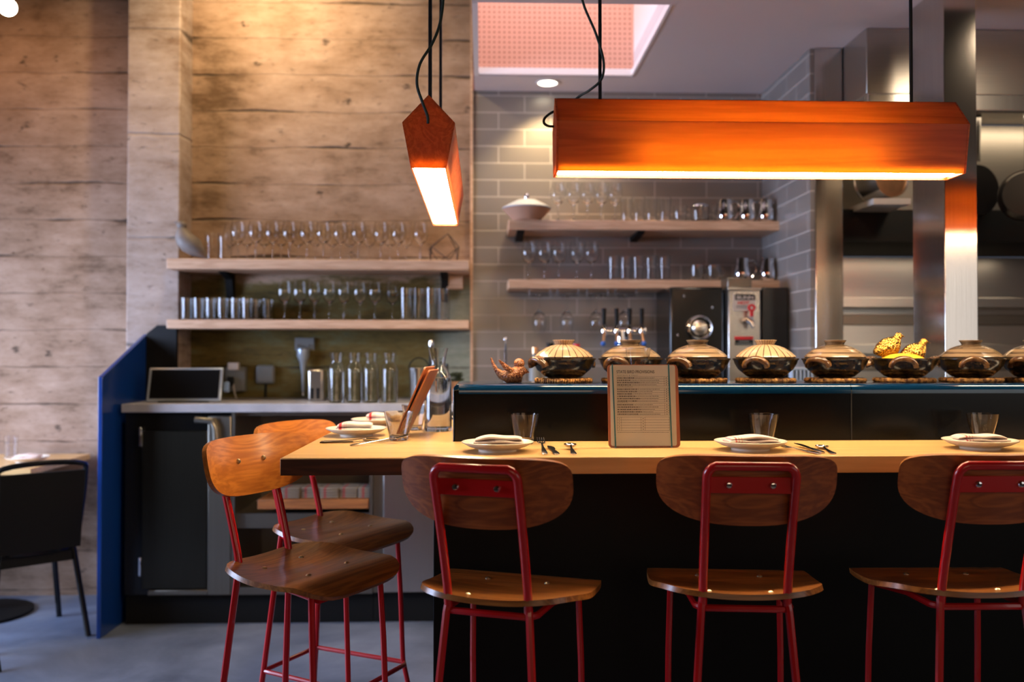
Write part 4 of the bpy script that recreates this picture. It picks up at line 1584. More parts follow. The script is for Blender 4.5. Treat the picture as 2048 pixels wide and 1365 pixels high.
# ------------------------------------------------------------------ stools
def make_stool(label):
    t = thing('bar_stool', label, 'stool', (0, 0, 0), 0, 'bar stools')
    tube_r = .0105
    zs = .732
    # seat
    def fo(p):
        c, s = math.cos(p), math.sin(p)
        e = 4.2 if s < 0 else 4.5
        q = (abs(c) ** e + abs(s) ** e) ** (-1 / e)
        x = .213 * c * q
        y = (.185 if s < 0 else .195) * s * q
        if s < 0:
            x *= 1 - .20 * (abs(y) / .185) ** 2
        return x, y
    def fz(x, y):
        z = zs
        z += .030 * (abs(x) / .207) ** 2.2 * max(0, min(1, (.08 - y) / .22)) - .010
        z -= .013 * math.exp(-((y + .03) / .1) ** 2)
        z += .012 * max(0, (-y - .12) / .07) ** 2
        f = max(0, (y - .10) / .095)
        z -= .038 * f ** 2.0
        return Vector((x, y, z))
    seat = MB().slab(fz, fo, 56, 9, .013).build('seat', M_seat, t, sharp=50)
    for (x, y) in ((-.075, -.1), (.075, -.1), (-.08, .06), (.08, .06)):
        p = fz(x, y)
        MB().lathe([(0, .004), (.005, .003), (.008, 0), (.008, -.002), (0, -.002)], 12, Matrix.Translation(p)).build('bolt', M_brass, seat)
    # backrest
    def bo(p):
        c, s = math.cos(p), math.sin(p)
        if s >= 0:
            e, h = 4.8, .060
        else:
            e, h = 2.6, .106
        q = (abs(c) ** e + abs(s) ** e) ** (-1 / e)
        return .205 * c * q, h * s * q
    def bz(a, b):
        z = 1.008 + b
        return Vector((a, -.228 - (b) * .22 + 1.25 * a * a, z))
    back = MB().slab(lambda a, b: bz(a, b), bo, 60, 8, -.0125).build('backrest', M_oak, t, sharp=50)
    back.data.materials.append(M_backrear)
    for pf in back.data.polygons:
        if pf.normal.y < -.3:
            pf.material_index = 1
    # back frame: one bent tube
    wtop, wbot = .101, .099
    zt, zb = 1.045, .712
    yt_, yb_ = -.262, -.165
    def fy(z):
        return yb_ + (yt_ - yb_) * ((z - zb) / (zt - zb)) ** 1.15 if z > zb else yb_
    path = []
    for k in range(7):
        z = zb - .01 + (zt - .028 - zb + .01) * k / 6
        path.append((-wbot - (wtop - wbot) * k / 6, fy(z), z))
    cc = .028
    for k in range(1, 5):
        a = PI / 2 * k / 5
        z = zt - cc + cc * math.sin(a)
        path.append((-wtop + cc - cc * math.cos(a), fy(z), z))
    path2 = [(-x, y, z) for (x, y, z) in reversed(path)]
    MB().tube(path + path2, tube_r, 10).build('back_frame', M_red, t)
    zp = .998
    pl = MB().box(-wtop, wtop, fy(zp) + .001, fy(zp) + .006, zp - .019, zp + .019, ).build('mounting_plate', M_red, t, .001)
    for x in (-.05, .05):
        MB().lathe([(0, .007), (.006, .006), (.008, .003), (.009, 0), (.009, -.002), (0, -.002)], 12, Matrix.Translation((x, fy(zp) + .0, zp)) @ Matrix.Rotation(PI / 2, 4, 'X')).build('bolt', M_chrome, pl)
        MB().lathe([(0, .006), (.005, .005), (.008, 0), (.008, -.002), (0, -.002)], 12, Matrix.Translation(bz(x, zp - 1.008) + Vector((0, .001, 0))) @ Matrix.Rotation(-PI / 2, 4, 'X')).build('bolt', M_brass, back)
    # under-seat ring
    rg = MB()
    rg.tube([(-.115, -.02, .690), (-.112, -.14, .692), (-.104, -.158, .693), (-.09, -.166, .693), (.09, -.166, .693), (.104, -.158, .693), (.112, -.14, .692), (.115, -.02, .690), (.135, .14, .672), (-.135, .14, .672), (-.115, -.02, .690)], .0085, 8)
    rg.build('seat_frame', M_red, t)
    for s in (-1, 1):
        MB().tube([(s * .10, -.165, .712), (s * .103, -.17, .69), (s * .135, -.215, .25), (s * .152, -.245, .0)], .0095, 8).build('leg', M_red, t)
        MB().tube([(s * .145, .125, .685), (s * .150, .135, .5), (s * .152, .145, .255), (s * .175, .195, .0)], .0085, 8).build('leg', M_red, t)
    MB().tube([(-.135, -.215, .25), (-.152, .152, .248), (-.13, .166, .248), (.13, .166, .248), (.152, .152, .248), (.135, -.215, .25), (-.135, -.215, .25)], .008, 8).build('footrest', M_red, t)
    return t


st = make_stool('red framed wooden bar stool at counter, leftmost of the front row')
st.location = (.072, 2.27, 0)
st.rotation_euler = (0, 0, -math.radians(20))
dup(st, 'red framed wooden bar stool at counter, in front of plate right of the menu', (.645, 2.30, 0), -math.radians(6))
dup(st, 'red framed bar stool cut off at right edge of the view', (1.206, 2.30, 0), math.radians(-1))
thA = math.atan2(-.87, -.50)
dup(st, 'red framed bar stool with lit honey seat at the counter corner', (-.468, 2.50, 0), thA)
dup(st, 'red framed bar stool on the left side behind the corner stool', (-.468, 3.04, 0), thA + .02)


# ------------------------------------------------------------------ pendant lamps
def pendant(label, loc, rz, L, s, vm, em, rods, cable, kz=1.0):
    """house-shaped section, runs along local x from 0 to L, section centred at y=0, z=0 at the bottom"""
    t = thing('pendant_lamp', label, 'lamp', loc, rz, 'wooden linear pendant lamps')
    hb, hs, zs, zr = .0495 * s, .0735 * s, .126 * s * kz, .204 * s * kz
    th = .004
    P = [(-hb, 0), (-hs, zs), (0, zr), (hs, zs), (hb, 0)]
    Q = [(-hb + th, 0), (-hs + th, zs - .001), (0, zr - th * 1.4), (hs - th, zs - .001), (hb - th, 0)]
    for k in range(4):
        MB().prism([P[k], P[k + 1], Q[k + 1], Q[k]], .0065, L - .0065, 'x').build('veneer_panel', vm, t)
    for x0 in (0, L - .006):
        MB().prism(P, x0, x0 + .006, 'x').build('end_panel', em, t, .0005)
    MB().box(.012, L - .012, -hb + .006, hb - .006, .008, .012).build('diffuser', M_diff, t)
    MB().box(.012, L - .012, -hb + .006, hb - .006, .0125, .016).build('reflector_tray', M_tray, t)
    MB().tube([(.20 * L, 0, .055 * s), (.80 * L, 0, .055 * s)], .011, 10).build('lamp_tube', M_tube, t)
    for x in rods:
        MB().tube([(x, 0, zr - .002), (x, 0, 3.69 - loc[2])], .0055, 8).build('hanging_rod', M_rod, t)
    MB().tube(cable, .004, 8).build('cable', M_cord, t)
    return t


def smooth(pts, k=6):
    P = [Vector(p) for p in pts]
    P = [P[0]] + P + [P[-1]]
    out = []
    for i in range(1, len(P) - 2):
        for j in range(k):
            u = j / k
            a, b, c, d = P[i - 1], P[i], P[i + 1], P[i + 2]
            out.append(.5 * ((2 * b) + (c - a) * u + (2 * a - 5 * b + 4 * c - d) * u * u + (3 * b - a - 3 * c + d) * u ** 3))
    out.append(P[-2])
    return out


# right pendant (along the counter)
yR = 2.74
sR = yR / 2.5
zR = zpx(339.5, yR - .0495 * sR)
xa, xb = xat(1112, yR - .0495 * sR, zR), xat(1932, yR - .0495 * sR, zR)
LR = xb - xa
rxs = [xat(1200, yR, 2.2) - xa, xat(1822, yR, 2.2) - xa]
cb_pts = [at(1155, -60, yR - .01), at(1166, 5, yR - .01), at(1192, 68, yR - .012), at(1207, 122, yR - .012), at(1203, 158, yR - .008), at(1180, 180, yR + .02), at(1160, 192, yR + .075), at(1130, 215, yR + .085), at(1104, 225, yR + .05), at(1090, 236, yR + .01), at(1088, 246, yR), at(1096, 252, yR), at(1108, 253, yR)]
cb_l = [p - Vector((xa, yR, zR)) for p in cb_pts]
pendant('long glowing wooden pendant lamp hanging parallel to the counter', (xa, yR, zR), 0, LR, sR, M_veneer, M_cherry, rxs, smooth(cb_l), 1.045)
PR = [o for o in C.objects if o.name.startswith('pendant_lamp')][-1]
dup(PR, 'matching wooden pendant lamp continuing the row beyond the right edge', (xb + .38, yR, zR))
# left pendant (runs away from the viewer over the short leg of the counter)
yL = 2.50
sL = yL / 2.5
zLp = zpx(335.5, yL)
xc = xat(857, yL, zLp)
c2 = xat(891, yL * 1.452, zLp)
LL = yL * .452
skew = math.atan2(c2 - xc, LL)
rz = PI / 2 - skew
cb_pts = [at(888, -60, yL + .01), at(886, 5, yL + .01), at(879, 50, yL + .0), at(864, 88, yL - .012), at(840, 128, yL - .02), at(834, 168, yL - .02), at(845, 205, yL - .015), at(855, 232, yL - .01), at(856, 247, yL - .002)]
Rz = Matrix.Rotation(-rz, 3, 'Z')
cb_l = [Rz @ (p - Vector((xc, yL, zLp))) for p in cb_pts]
pendant('wooden pendant lamp seen end-on over the short counter leg', (xc, yL, zLp), rz, LL, sL, M_veneer_y, M_cherry, [.07, LL * .62], smooth(cb_l))
# real light of the two lamps is their diffusers

# bare bulb top left
c = at(15, 14, 2.9)
t = thing('globe_bulb', 'bare glowing globe bulb in the top left corner', 'light', c)
MB().ball((0, 0, 0), .030, n=20).build('bulb', M_bulb, t)
MB().tube([(-.012, -.03, .02), (-.012, -.03, .08), (0, 0, .14), (0, 0, 3.69 - c.z)], .008, 8).build('socket', M_rod, t)
c2_ = at(1, 200, 3.0)
o = MB().box(c2_.x - .09, c2_.x - .024, 3.0, 3.03, .001, 3.69).build('black_post', M_black, None)
o.data.transform(Matrix.Translation((0, 0, 0)))
tag(o, 'thin black pole edge at the far left of the view', 'post')


# ------------------------------------------------------------------ donabe pots
def donabe(label, lidmat, px, hang=(200, 20), open_=False, py=767, s=1.0):
    Y = 2.955
    z = ZL
    x = xat(px, Y, 1.25)
    tv = trivet0 if 'tv' not in used else None
    lx_, ly_ = x, Y
    if tv is None:
        tv = trivet0.copy()
        C.objects.link(tv)
        for ch in trivet0.children:
            pass
    used['tv'] = 1
    tag(tv, 'woven straw trivet under the %s' % label[1], 'trivet', 'straw trivets', (x, Y, z), random.uniform(0, 3))
    t = thing('donabe_pot', label[0], 'pot', (x, Y, z + .0145), 0, 'clay pots on the ledge')
    R = .101 * s
    prof = [(0, .0), (.045, 0), (.062, .006), (.088, .028), (.100, .048), (.103, .058), (.1065, .061), (.1065, .065), (.099, .066), (.093, .060), (.09, .045), (.07, .018), (0, .010)]
    MB().lathe([(r * s, zq) for r, zq in prof], 40).build('bowl', M_bowl, t)
    for ang in hang:
        a = math.radians(ang)
        Mh = Matrix.Rotation(a, 4, 'Z') @ Matrix.Translation((R, 0, .052))
        mb = MB()
        for (ox, oz, rr) in ((-.002, .002, .008), (.008, .001, .0085), (.018, -.001, .009)):
            pth = []
            for k in range(13):
                q = PI * k / 12
                pth.append((ox * (.35 + .65 * math.sin(q)) - .004 * math.cos(q) ** 2, .037 * math.cos(q), -.014 + oz + .026 * math.sin(q)))
            mb.tube(pth, rr, 10, M=Mh)
        mb.build('handle', M_handle, t)
    if not open_:
        lp = [(.094, .0665), (.0985, .070), (.096, .073), (.082, .086), (.062, .099), (.042, .107), (.036, .1085), (.032, .110)]
        ip = [(.0, .104), (.036, .101), (.06, .093), (.078, .082), (.090, .0665)]
        MB().lathe([(r * s, q) for r, q in lp] + [(0, .110)], 48).lathe([(r * s, q) for r, q in ip], 48).build('lid', lidmat, t)
        MB().lathe([(.028, .1102), (.031, .116), (.037, .1245), (.0345, .1255), (.028, .118), (.0, .1135), (0, .1102)] + [(.028, .1102)], 32).build('lid_knob', lidmat, t)
    return t


def _trivet():
    mb = MB()
    for R in (.030, .050, .070, .088):
        n = int(R * 700)
        path = [(R * math.cos(2 * PI * k / n), R * math.sin(2 * PI * k / n), .0075) for k in range(n)]
        rr = [.0068 + .0018 * math.sin(2 * PI * k / 4) for k in range(n)]
        mb.tube(path, rr, 8, closed=True)
    # radial wisps of the braid
    n = 70
    for k in range(n):
        a = 2 * PI * k / n
        mb.ball((.093 * math.cos(a), .093 * math.sin(a), .0075), .0065, .003, .007, 6, Matrix.Identity(4))
    return mb


trivet0 = _trivet().build('straw_trivet', M_straw)
donabe(('clay pot with cream rayed lid at the left end of the row', 'first pot from the left end'), M_lidrad, 1127, (212, 42))
donabe(('clay pot with brown lid directly behind the menu board', 'pot behind the menu'), M_lidring, 1261, (235, 42))
donabe(('clay pot with brown ringed lid just right of the menu', 'pot right of the menu'), M_lidring, 1395, (222, 42))
donabe(('clay pot with cream rayed lid in front of the steel dispenser', 'pot in front of dispenser'), M_lidrad, 1531, (235, 42))
donabe(('clay pot with brown lid left of the golden quails', 'pot left of golden quails'), M_lidring, 1670, (218, 42))
po = donabe(('open lidless clay pot holding the golden quails', 'open pot of quails'), None, 1808, (244, 140), True)
donabe(('clay pot with brown lid right of the golden quails', 'pot right of golden quails'), M_lidring, 1942, (246, 138))
donabe(('clay pot with brown lid cut off at the right edge', 'pot cut off at right edge'), M_lidring, 2070, (218, 40))
# quails in the open pot
pz = po.location.z
o = MB().lathe([(0, .012), (.06, .018), (.082, .048), (.07, .064), (.04, .078), (0, .082)], 28, mod=lambda a, z, k: 1 + .04 * math.sin(5 * a + k)).build('yellow_cloth', M_lemon)
tag(o, 'bright yellow cloth bundle filling the open clay pot', 'cloth', None, (po.location.x - .01, po.location.y - .008, pz))
qb = bird('q', M_quail, tail=.82, fat=1.22)
qb.v = [Vector((q.x * .80, q.y * .9, q.z * .98)) for q in qb.v]
q1 = qb.build('gold_quail', M_quail)
tag(q1, 'golden quail figurine standing upright, left of the pair', 'figurine', 'golden quails', (po.location.x - .050, po.location.y + .012, pz + .070), 0)
q1.rotation_euler = (0, -.12, -.15)
q2 = q1.copy()
C.objects.link(q2)
tag(q2, 'golden quail figurine leaning forward, right of the pair', 'figurine', 'golden quails', (po.location.x + .030, po.location.y + .0, pz + .050))
q2.rotation_euler = (0, -.12, -.1)
# carved wooden bird: body right, tail and wing raised to the left
mb = MB()
Yv = (0, 1, 0)
mb.loft([((.048, 0, .030), .012, .016, Yv, (1, 0, .3)), ((.040, 0, .030), .024, .028, Yv, (.1, 0, 1)), ((.020, 0, .028), .029, .028, Yv, (0, 0, 1)), ((-.005, 0, .024), .026, .024, Yv, (.2, 0, 1)), ((-.030, 0, .028), .019, .015, Yv, (.5, 0, .8)), ((-.045, 0, .044), .014, .008, Yv, (.8, 0, .5)), ((-.056, 0, .064), .010, .005, Yv, (.9, 0, .4)), ((-.062, 0, .082), .004, .003, Yv, (.9, 0, .4))], 18)
mb.ball((.030, 0, .064), .018, .016, .017, 14)
mb.loft([((.028, 0, .035), .018, .018, Yv, (1, 0, 0)), ((.030, 0, .055), .014, .014, Yv, (1, 0, 0)), ((.030, 0, .064), .013, .013, Yv, (1, 0, 0))], 14)
mb.loft([((.004, -.022, .036), .004, .012, Yv, (.5, 0, .8)), ((-.016, -.024, .055), .004, .009, Yv, (.6, 0, .7)), ((-.036, -.024, .074), .002, .003, Yv, (.7, 0, .6))], 8)
mb.loft([((.004, .022, .036), .004, .012, Yv, (.5, 0, .8)), ((-.016, .024, .055), .004, .009, Yv, (.6, 0, .7)), ((-.036, .024, .074), .002, .003, Yv, (.7, 0, .6))], 8)
o = mb.build('wooden_bird', M_birdw)
tag(o, 'carved reddish wooden bird with raised tail at ledge end', 'figurine', None, (xat(1020, 2.93, 1.24), 2.93, ZL - .001), 0)

# ------------------------------------------------------------------ tableware
pic0 = g_picardie().build('drinking_glass', M_glass)


def pglass(label, px, py_base, z=ZT, s=1):
    c = atz(px, py_base, z)
    o = put(pic0, label, 'glass', 'faceted drinking glasses', (c.x, c.y, z), random.uniform(0, 1), 'pic')
    return o


pglass('faceted empty glass behind the plate left of the menu', 1048, 888)
pglass('faceted empty glass behind the middle plate right of the menu', 1527, 888)
pglass('faceted empty glass behind the plate at right edge', 1966, 887)
pglass('faceted glass on the short counter leg before the carafe', 797, 881)
pglass('faceted glass behind the nearer one beside the leaning menu', 829, 860.5)
c = Vector((xat(1276, 2.86, 1.25), 2.86, ZL))
o = MB().lathe([(0, 0), (.026, 0), (.030, .02), (.036, .075), (.0405, .114), (.039, .114), (.034, .074), (.027, .02), (0, .012)], 27, mod=lambda a, z, k: 1 - .02 * abs(math.cos(4.5 * a))).build('drinking_glass', M_glass)
o.location = c
tag(o, 'faceted glass on the ledge just above the menu board', 'glass')

# plates and napkins
plate0 = MB().lathe([(0, .004), (.045, .004), (.047, .0), (.053, .0), (.054, .006), (.080, .0135), (.100, .0245), (.101, .0265), (.099, .0275), (.080, .018), (.055, .0105), (0, .009)], 48).build('plate', M_plate)
yA, yB_ = atz(995, 902, ZT), atz(1500, 900, ZT)
yC = atz(1960, 899, ZT)
PL = [('cream plate with plain napkin left of the menu', (yA.x, 2.515)), ('cream plate with striped napkin right of the menu', (xat(1501, 2.52, ZT), 2.52)), ('cream plate with striped napkin at the right edge', (xat(1960, 2.53, ZT), 2.53)), ('cream plate with red checked napkin near the counter corner', (xat(713, 3.0, ZT), 3.0)), ('cream plate behind the corner plate, partly hidden by glass', (xat(756, 3.42, ZT), 3.42))]
for i, (lb, (x, y)) in enumerate(PL):
    o = plate0 if i == 0 else plate0.copy()
    if i:
        C.objects.link(o)
    tag(o, lb, 'plate', 'cream plates on the counter', (x, y, ZT))


def napkin(L, w, h, layers=3, taper=.15, roll=0.0, seed=1):
    """folded cloth bundle lying along x, softly bulged layers"""
    rnd = random.Random(seed)
    mb = MB()
    ns = 22
    zacc = 0
    for k in range(layers):
        hl = h / layers
        secs = []
        dx = rnd.uniform(-.006, .006)
        ll = L * (1 - .07 * k)
        for i in range(ns):
            u = i / (ns - 1)
            x = (u - .5) * ll + dx
            e = (1 - abs(2 * u - 1) ** 6)
            hh = hl * (.55 + .45 * e)
            ww = w * (1 - .10 * k) * (.9 + .1 * e) * (1 - taper * abs(u - .5))
            zc = zacc + hl * .5 - (k * .0025) * (abs(2 * u - 1) ** 3) + .0015 * math.sin(9 * u + k * 2 + seed)
            row = []
            m = 20
            for j in range(m):
                q = 2 * PI * j / m
                cc, ss = math.cos(q), math.sin(q)
                e2 = .55
                row.append((x, ww / 2 * math.copysign(abs(cc) ** e2, cc), max(zc, hl * .5) + hh / 2 * math.copysign(abs(ss) ** .8, ss)))
            secs.append(row)
        vs = [p for r_ in secs for p in r_]
        m = 20
        fs = []
        for i in range(ns - 1):
            for j in range(m):
                j2 = (j + 1) % m
                fs.append((i * m + j, i * m + j2, (i + 1) * m + j2, (i + 1) * m + j))
        fs.append(tuple(range(m)))
        fs.append(tuple((ns - 1) * m + j for j in range(m)))
        mb.add(vs, fs)
        zacc += hl * .92
    return mb


zn = ZT + .0165
for (lb, mat, (x, y), rz_, L, w, h, ly, sd) in (
        ('plain folded napkin on the plate left of the menu', M_linB, (PL[0][1][0] + .0, PL[0][1][1]), -.04, .150, .085, .034, 3, 1),
        ('folded napkin with thin red stripes on the middle plate', M_linC, (PL[1][1][0], PL[1][1][1]), .05, .158, .085, .032, 3, 5),
        ('folded napkin with red stripes on plate at right edge', M_linC, (PL[2][1][0] - .0, PL[2][1][1]), -.06, .158, .085, .032, 3, 9),
        ('folded white napkin with red check on the corner plate', M_linA, (PL[3][1][0] - .005, PL[3][1][1]), 0.05, .120, .08, .036, 2, 3),
        ('folded red checked napkin on the plate behind', M_linA, (PL[4][1][0] + .02, PL[4][1][1]), .0, .120, .08, .040, 2, 4)):
    o = napkin(L, w, h, ly, .15, 0, sd).build('napkin', mat)
    tag(o, lb, 'napkin', None, (x, y, zn - (.005 if w < .1 else 0)), rz_)


# cutlery (lies along local +y, handle at the origin end)
def sect(path, widths, ths):
    secs = []
    for p, w, h in zip(path, widths, ths):
        secs.append((p, w, h, (1, 0, 0), (0, 0, 1)))
    return secs


def fork():
    mb = MB()
    mb.loft(sect([(0, 0, .004), (0, .01, .005), (0, .05, .005), (0, .10, .006), (0, .125, .008)], [.006, .0085, .0065, .003, .003], [.0015, .002, .002, .0018, .0015]), 10)
    mb.loft(sect([(0, .124, .008), (0, .135, .007), (0, .148, .006)], [.003, .010, .0115], [.0014, .0013, .0013]), 10)
    for k in range(4):
        x = -.0095 + k * .00633
        mb.tube([(x, .146, .006), (x, .17, .007), (x, .193, .012)], [.0018, .0016, .0009], 6)
    return mb


def knife():
    mb = MB()
    mb.loft(sect([(0, 0, .004), (0, .012, .005), (0, .06, .0055), (0, .10, .005)], [.006, .009, .0075, .005], [.002, .003, .003, .0025]), 10)
    mb.loft(sect([(0, .099, .005), (.001, .12, .006), (.002, .17, .006), (.0, .195, .006), (-.003, .207, .006)], [.005, .0085, .0095, .007, .001], [.0012, .0009, .0009, .0009, .0006]), 10)
    return mb


def spoon():
    mb = MB()
    mb.loft(sect([(0, 0, .004), (0, .01, .005), (0, .05, .005), (0, .10, .007), (0, .125, .010)], [.006, .0085, .0065, .003, .003], [.0015, .002, .002, .0018, .0015]), 10)
    mb.lathe([(0, 0), (.6, .12), (.9, .5), (1, 1), (.93, 1), (.83, .58), (.5, .26), (0, .17)], 20, Matrix.Translation((0, .150, .0015)) @ Matrix.Diagonal((.0185, .027, .009, 1)))
    return mb


CUT = [
    (fork, 'dinner_fork', 'fork beside the plate left of the menu', 1090, 911, .0, .10),
    (knife, 'table_knife', 'table knife between fork and spoon left of the menu', 1114, 911, .03, 0),
    (spoon, 'soup_spoon', 'spoon nearest the menu, left of it', 1148, 911, -.03, .04),
    (fork, 'dinner_fork', 'fork crossing the knife right of the middle plate', 1639, 910, .24, 0),
    (knife, 'table_knife', 'knife crossing the fork right of the middle plate', 1646, 908, .02, .02),
    (spoon, 'soup_spoon', 'spoon lying right of the crossed knife and fork', 1668, 910, -.16, 0),
    (knife, 'table_knife', 'knife in front of the corner plate', 640, 887, -1.53, 0),
    (spoon, 'soup_spoon', 'spoon in front of the corner plate, pointing right', 642, 885, -1.42, .0),
    (fork, 'dinner_fork', 'fork beside the corner plate, tines towards the faceted glass', 700, 893, -1.02, .08),
]
for fn, nme, lb, px, py, rz_, tilt in CUT:
    c = atz(px, py, ZT)
    o = fn().build(nme, M_cutl)
    tag(o, lb, nme.split('_')[1], None, (c.x, c.y, ZT - .0015))
    o.rotation_euler = (tilt, 0, rz_)

# carafe on the counter
c = atz(876, 862, ZT)
t = thing('water_carafe', 'tall glass carafe of water on the short counter leg', 'carafe', (c.x, c.y, ZT))
R_ = .0485
prof_o = [(0, 0), (R_ * .97, 0), (R_ * 1.02, .008), (R_, .02), (R_ * .97, .175), (R_ * .94, .19), (R_ * .75, .212), (R_ * .56, .228), (R_ * .53, .238), (R_ * .60, .262), (R_ * .74, .292)]
prof_i = [(R_ * .74 - .0025, .292), (R_ * .60 - .0028, .262), (R_ * .53 - .003, .238), (R_ * .54 - .003, .228), (R_ * .72, .210), (R_ * .90, .187), (R_ * .97 - .0035, .172), (R_ - .004, .02), (R_ * .9, .012), (0, .012)]
MB().lathe(prof_o + prof_i, 40).build('glass', M_glass, t)
MB().lathe([(0, .0125), (R_ * .88, .0125), (R_ - .0046, .021), (R_ * .97 - .0042, .172), (R_ * .895, .186), (0, .186)], 40).build('water', M_water, t)


# ------------------------------------------------------------------ menus
def menu(label, loc, rot, full=True):
    t = thing('menu_board', label, 'menu', loc, 0, 'menu boards', rot)
    w, h = .205, .240
    def rr(w, h, r, z0=0):
        pts = []
        for (cx, cy, a0) in ((w / 2 - r, r, -90), (w / 2 - r, h - r, 0), (-w / 2 + r, h - r, 90), (-w / 2 + r, r, 180)):
            for k in range(5):
                a = math.radians(a0 + 90 * k / 4)
                pts.append((cx + r * math.cos(a), cy + r * math.sin(a) + z0))
        return pts
    MB().prism(rr(w, h, .010), .0, .005, 'y').build('board', M_board, t)
    Mt2 = Matrix.Translation((.006, .0065, 0)) @ Matrix.Rotation(-.045, 4, 'X')
    MB().prism(rr(w - .002, h - .003, .010), .0, .005, 'y', M=Mt2).build('board', M_board, t)
    MB().prism(rr(w - .014, h - .006, .006, .004), -.0012, -.0002, 'y').build('paper', M_paper, t)
    for (xx_, x2) in ((-w / 2 + .020, -w / 2 + .014), (w / 2 - .022, w / 2 - .026)):
        mb = MB()
        mb.prism([(xx_ - .0018, -.0015), (xx_ + .0018, -.0015), (x2 + .0018, h + .0012), (x2 - .0018, h + .0012)], -.0030, -.0014, 'y')
        mb.build('elastic_band', M_teal, t)
        MB().ball((xx_, .002, -.001), .0035, .006, .0035, 10, Matrix.Identity(4)).build('band_end', M_cablew, t)
    if full:
        X0, X1 = -w / 2 + .026, w / 2 - .033
        Mx_ = Matrix.Translation((X0, -.0014, h - .0255)) @ Matrix.Rotation(PI / 2, 4, 'X')
        text_mesh('lettering', 'STATE BIRD PROVISIONS', .0125, M_ink, t, Mx_, .0001, sx=.80)
        for body, z in (('PANCAKES & TOAST', h - .0335), ('COMMONABLES', h - .0665), ('DESSERTS', h - .1115)):
            Ms = Matrix.Translation((X0 + .0015, -.0014, z)) @ Matrix.Rotation(PI / 2, 4, 'X')
            tm = text_mesh('lettering', '  '.join(body), .0048, M_ink, t, Ms, .0001, sx=.72)
        mb = MB()
        rnd = random.Random(3)
        y0, y1 = -.00145, -.0012
        def ln(x0, x1, z, th=.00025):
            mb.box(x0, x1, y0, y1, z - th, z + th)
        def vl(x, z0, z1):
            mb.box(x - .00025, x + .00025, y0, y1, z0, z1)
        for (zt_, n) in ((h - .0355, 4), (h - .0685, 6), (h - .1135, 5)):
            for k in range(n + 1):
                ln(X0, X1 + .006, zt_ - k * .0068)
            vl(X1 - .007, zt_ - n * .0068, zt_)
            vl(X1 + .006, zt_ - n * .0068, zt_)
        gz = h - .153
        for k in range(6):
            ln(X0, X1 + .006, gz - k * .0078)
        for x in (X0, X0 + .012, X0 + .069, X0 + .081, X1 + .006):
            vl(x, gz - 5 * .0078, gz)
        mb.build('ruled_lines', M_ink, t)
        mb = MB()
        for (zt_, n) in ((h - .0355, 4), (h - .0685, 6), (h - .1135, 5)):
            for k in range(n):
                z = zt_ - k * .0068 - .0036
                x = X0 + .001
                bold = rnd.uniform(.04, .07)
                end = X0 + rnd.uniform(.09, .125)
                while x < end:
                    w_ = rnd.uniform(.0012, .006)
                    hh = .0012 if x < X0 + bold else .0006
                    mb.box(x, x + w_, y0, y1, z - hh, z + hh)
                    x += w_ + .0012
                mb.box(X1 - .002, X1 + .001, y0, y1, z - .0009, z + .0009)
        x = X0
        while x < X1:
            w_ = rnd.uniform(.002, .006)
            mb.box(x, x + w_, y0, y1, gz - .0445, gz - .0437)
            x += w_ + .0015
        for k in range(5):
            mb.box(X0 + .005, X0 + .007, y0, y1, gz - k * .0078 - .0045, gz - k * .0078 - .003)
            mb.box(X0 + .074, X0 + .077, y0, y1, gz - k * .0078 - .0045, gz - k * .0078 - .003)
        mb.build('print_lines', M_ink, t)
    return t


c = atz(1288, 896, ZT)
menu('wooden menu board with cream paper and teal bands on the counter', (c.x, c.y, ZT + .001), (-.10, 0, 0))
menu('menu board seen edge-on leaning beside the carafe', (xat(803, 3.02, ZT + .0), 3.02, ZT + .008), (-.40, 0, -PI / 2 - .10), False)

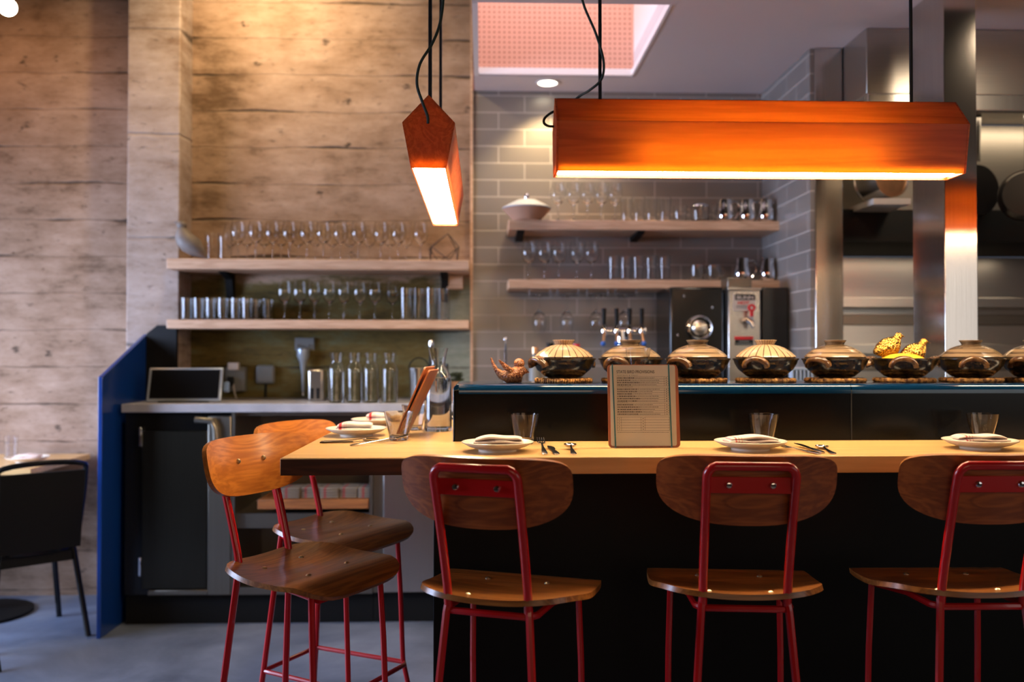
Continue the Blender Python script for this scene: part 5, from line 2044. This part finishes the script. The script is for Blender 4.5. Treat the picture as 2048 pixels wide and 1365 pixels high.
# ------------------------------------------------------------------ far left table, chairs
zt2 = .765
t = thing('dining_table', 'pale wood dining table against the concrete wall at left', 'table', (-2.9, 4.6, 0))
MB().box(-.8, .80, -.32, .32, zt2 - .03, zt2).build('table_top', M_top, t, .003)
MB().lathe([(0, 0), (.24, 0), (.24, .015), (.03, .03), (.03, zt2 - .03), (0, zt2 - .03)], 24, Matrix.Translation((.4, 0, 0))).build('pedestal', M_black, t)
MB().lathe([(0, 0), (.24, 0), (.24, .015), (.03, .03), (.03, zt2 - .03), (0, zt2 - .03)], 24, Matrix.Translation((-.5, 0, 0))).build('pedestal', M_black, t)
xp = xat(55, 4.55, zt2)
o = plate0.copy()
C.objects.link(o)
tag(o, 'white plate with napkin on the far left table', 'plate', None, (xp, 4.55, zt2))
o = napkin(.12, .08, .03, 2, .15, 0, 8).build('napkin', M_linB)
tag(o, 'pale folded napkin on the far left table', 'napkin', None, (xp, 4.55, zt2 + .012))
put(tum0, 'clear glass beside the plate on the far left table', 'glass', None, (xat(22, 4.75, zt2), 4.75, zt2))


def chair(label):
    t = thing('metal_chair', label, 'chair', (0, 0, 0), 0, 'black metal chairs')
    # local +y forward
    MB().slab(lambda a, b: Vector((a, b, .45 - .01 * math.cos(a * 8))), lambda p: (.19 * math.copysign(abs(math.cos(p)) ** .6, math.cos(p)), .19 * math.copysign(abs(math.sin(p)) ** .6, math.sin(p))), 40, 5, .02).build('seat', M_blackg, t)
    path = [(-.17, -.17, .44), (-.185, -.2, .62), (-.19, -.235, .80), (-.165, -.26, .85), (0, -.275, .865), (.165, -.26, .85), (.19, -.235, .80), (.185, -.2, .62), (.17, -.17, .44)]
    MB().tube(smooth(path, 4), .013, 8).build('back_frame', M_blackg, t)
    MB().prism([(-.178, .44), (.178, .44), (.182, .82), (-.182, .82)], -.006, .006, 'y', M=Matrix.Translation((0, -.205, 0)) @ Matrix.Translation((0, 0, .45)) @ Matrix.Rotation(.12, 4, 'X') @ Matrix.Translation((0, 0, -.45))).build('back_panel', M_black, t)
    for sx in (-1, 1):
        MB().tube([(sx * .16, .16, .44), (sx * .21, .21, 0)], .014, 8).build('leg', M_blackg, t)
        MB().tube([(sx * .16, -.16, .44), (sx * .21, -.23, 0)], .014, 8).build('leg', M_blackg, t)
    MB().prism([(-.17, .17), (.17, .17), (.17, -.17), (-.17, -.17)], .37, .43, 'z').build('apron', M_black, t)
    return t


ch = chair('black metal chair at the far left table, nearest blue panel')
ch.location = (-2.11, 4.27, 0)
ch.rotation_euler = (0, 0, .72)
ch.scale = (.96, .96, .945)
dup(ch, 'black metal chair at the far left edge before the table', (-2.27, 3.80, 0), .72)
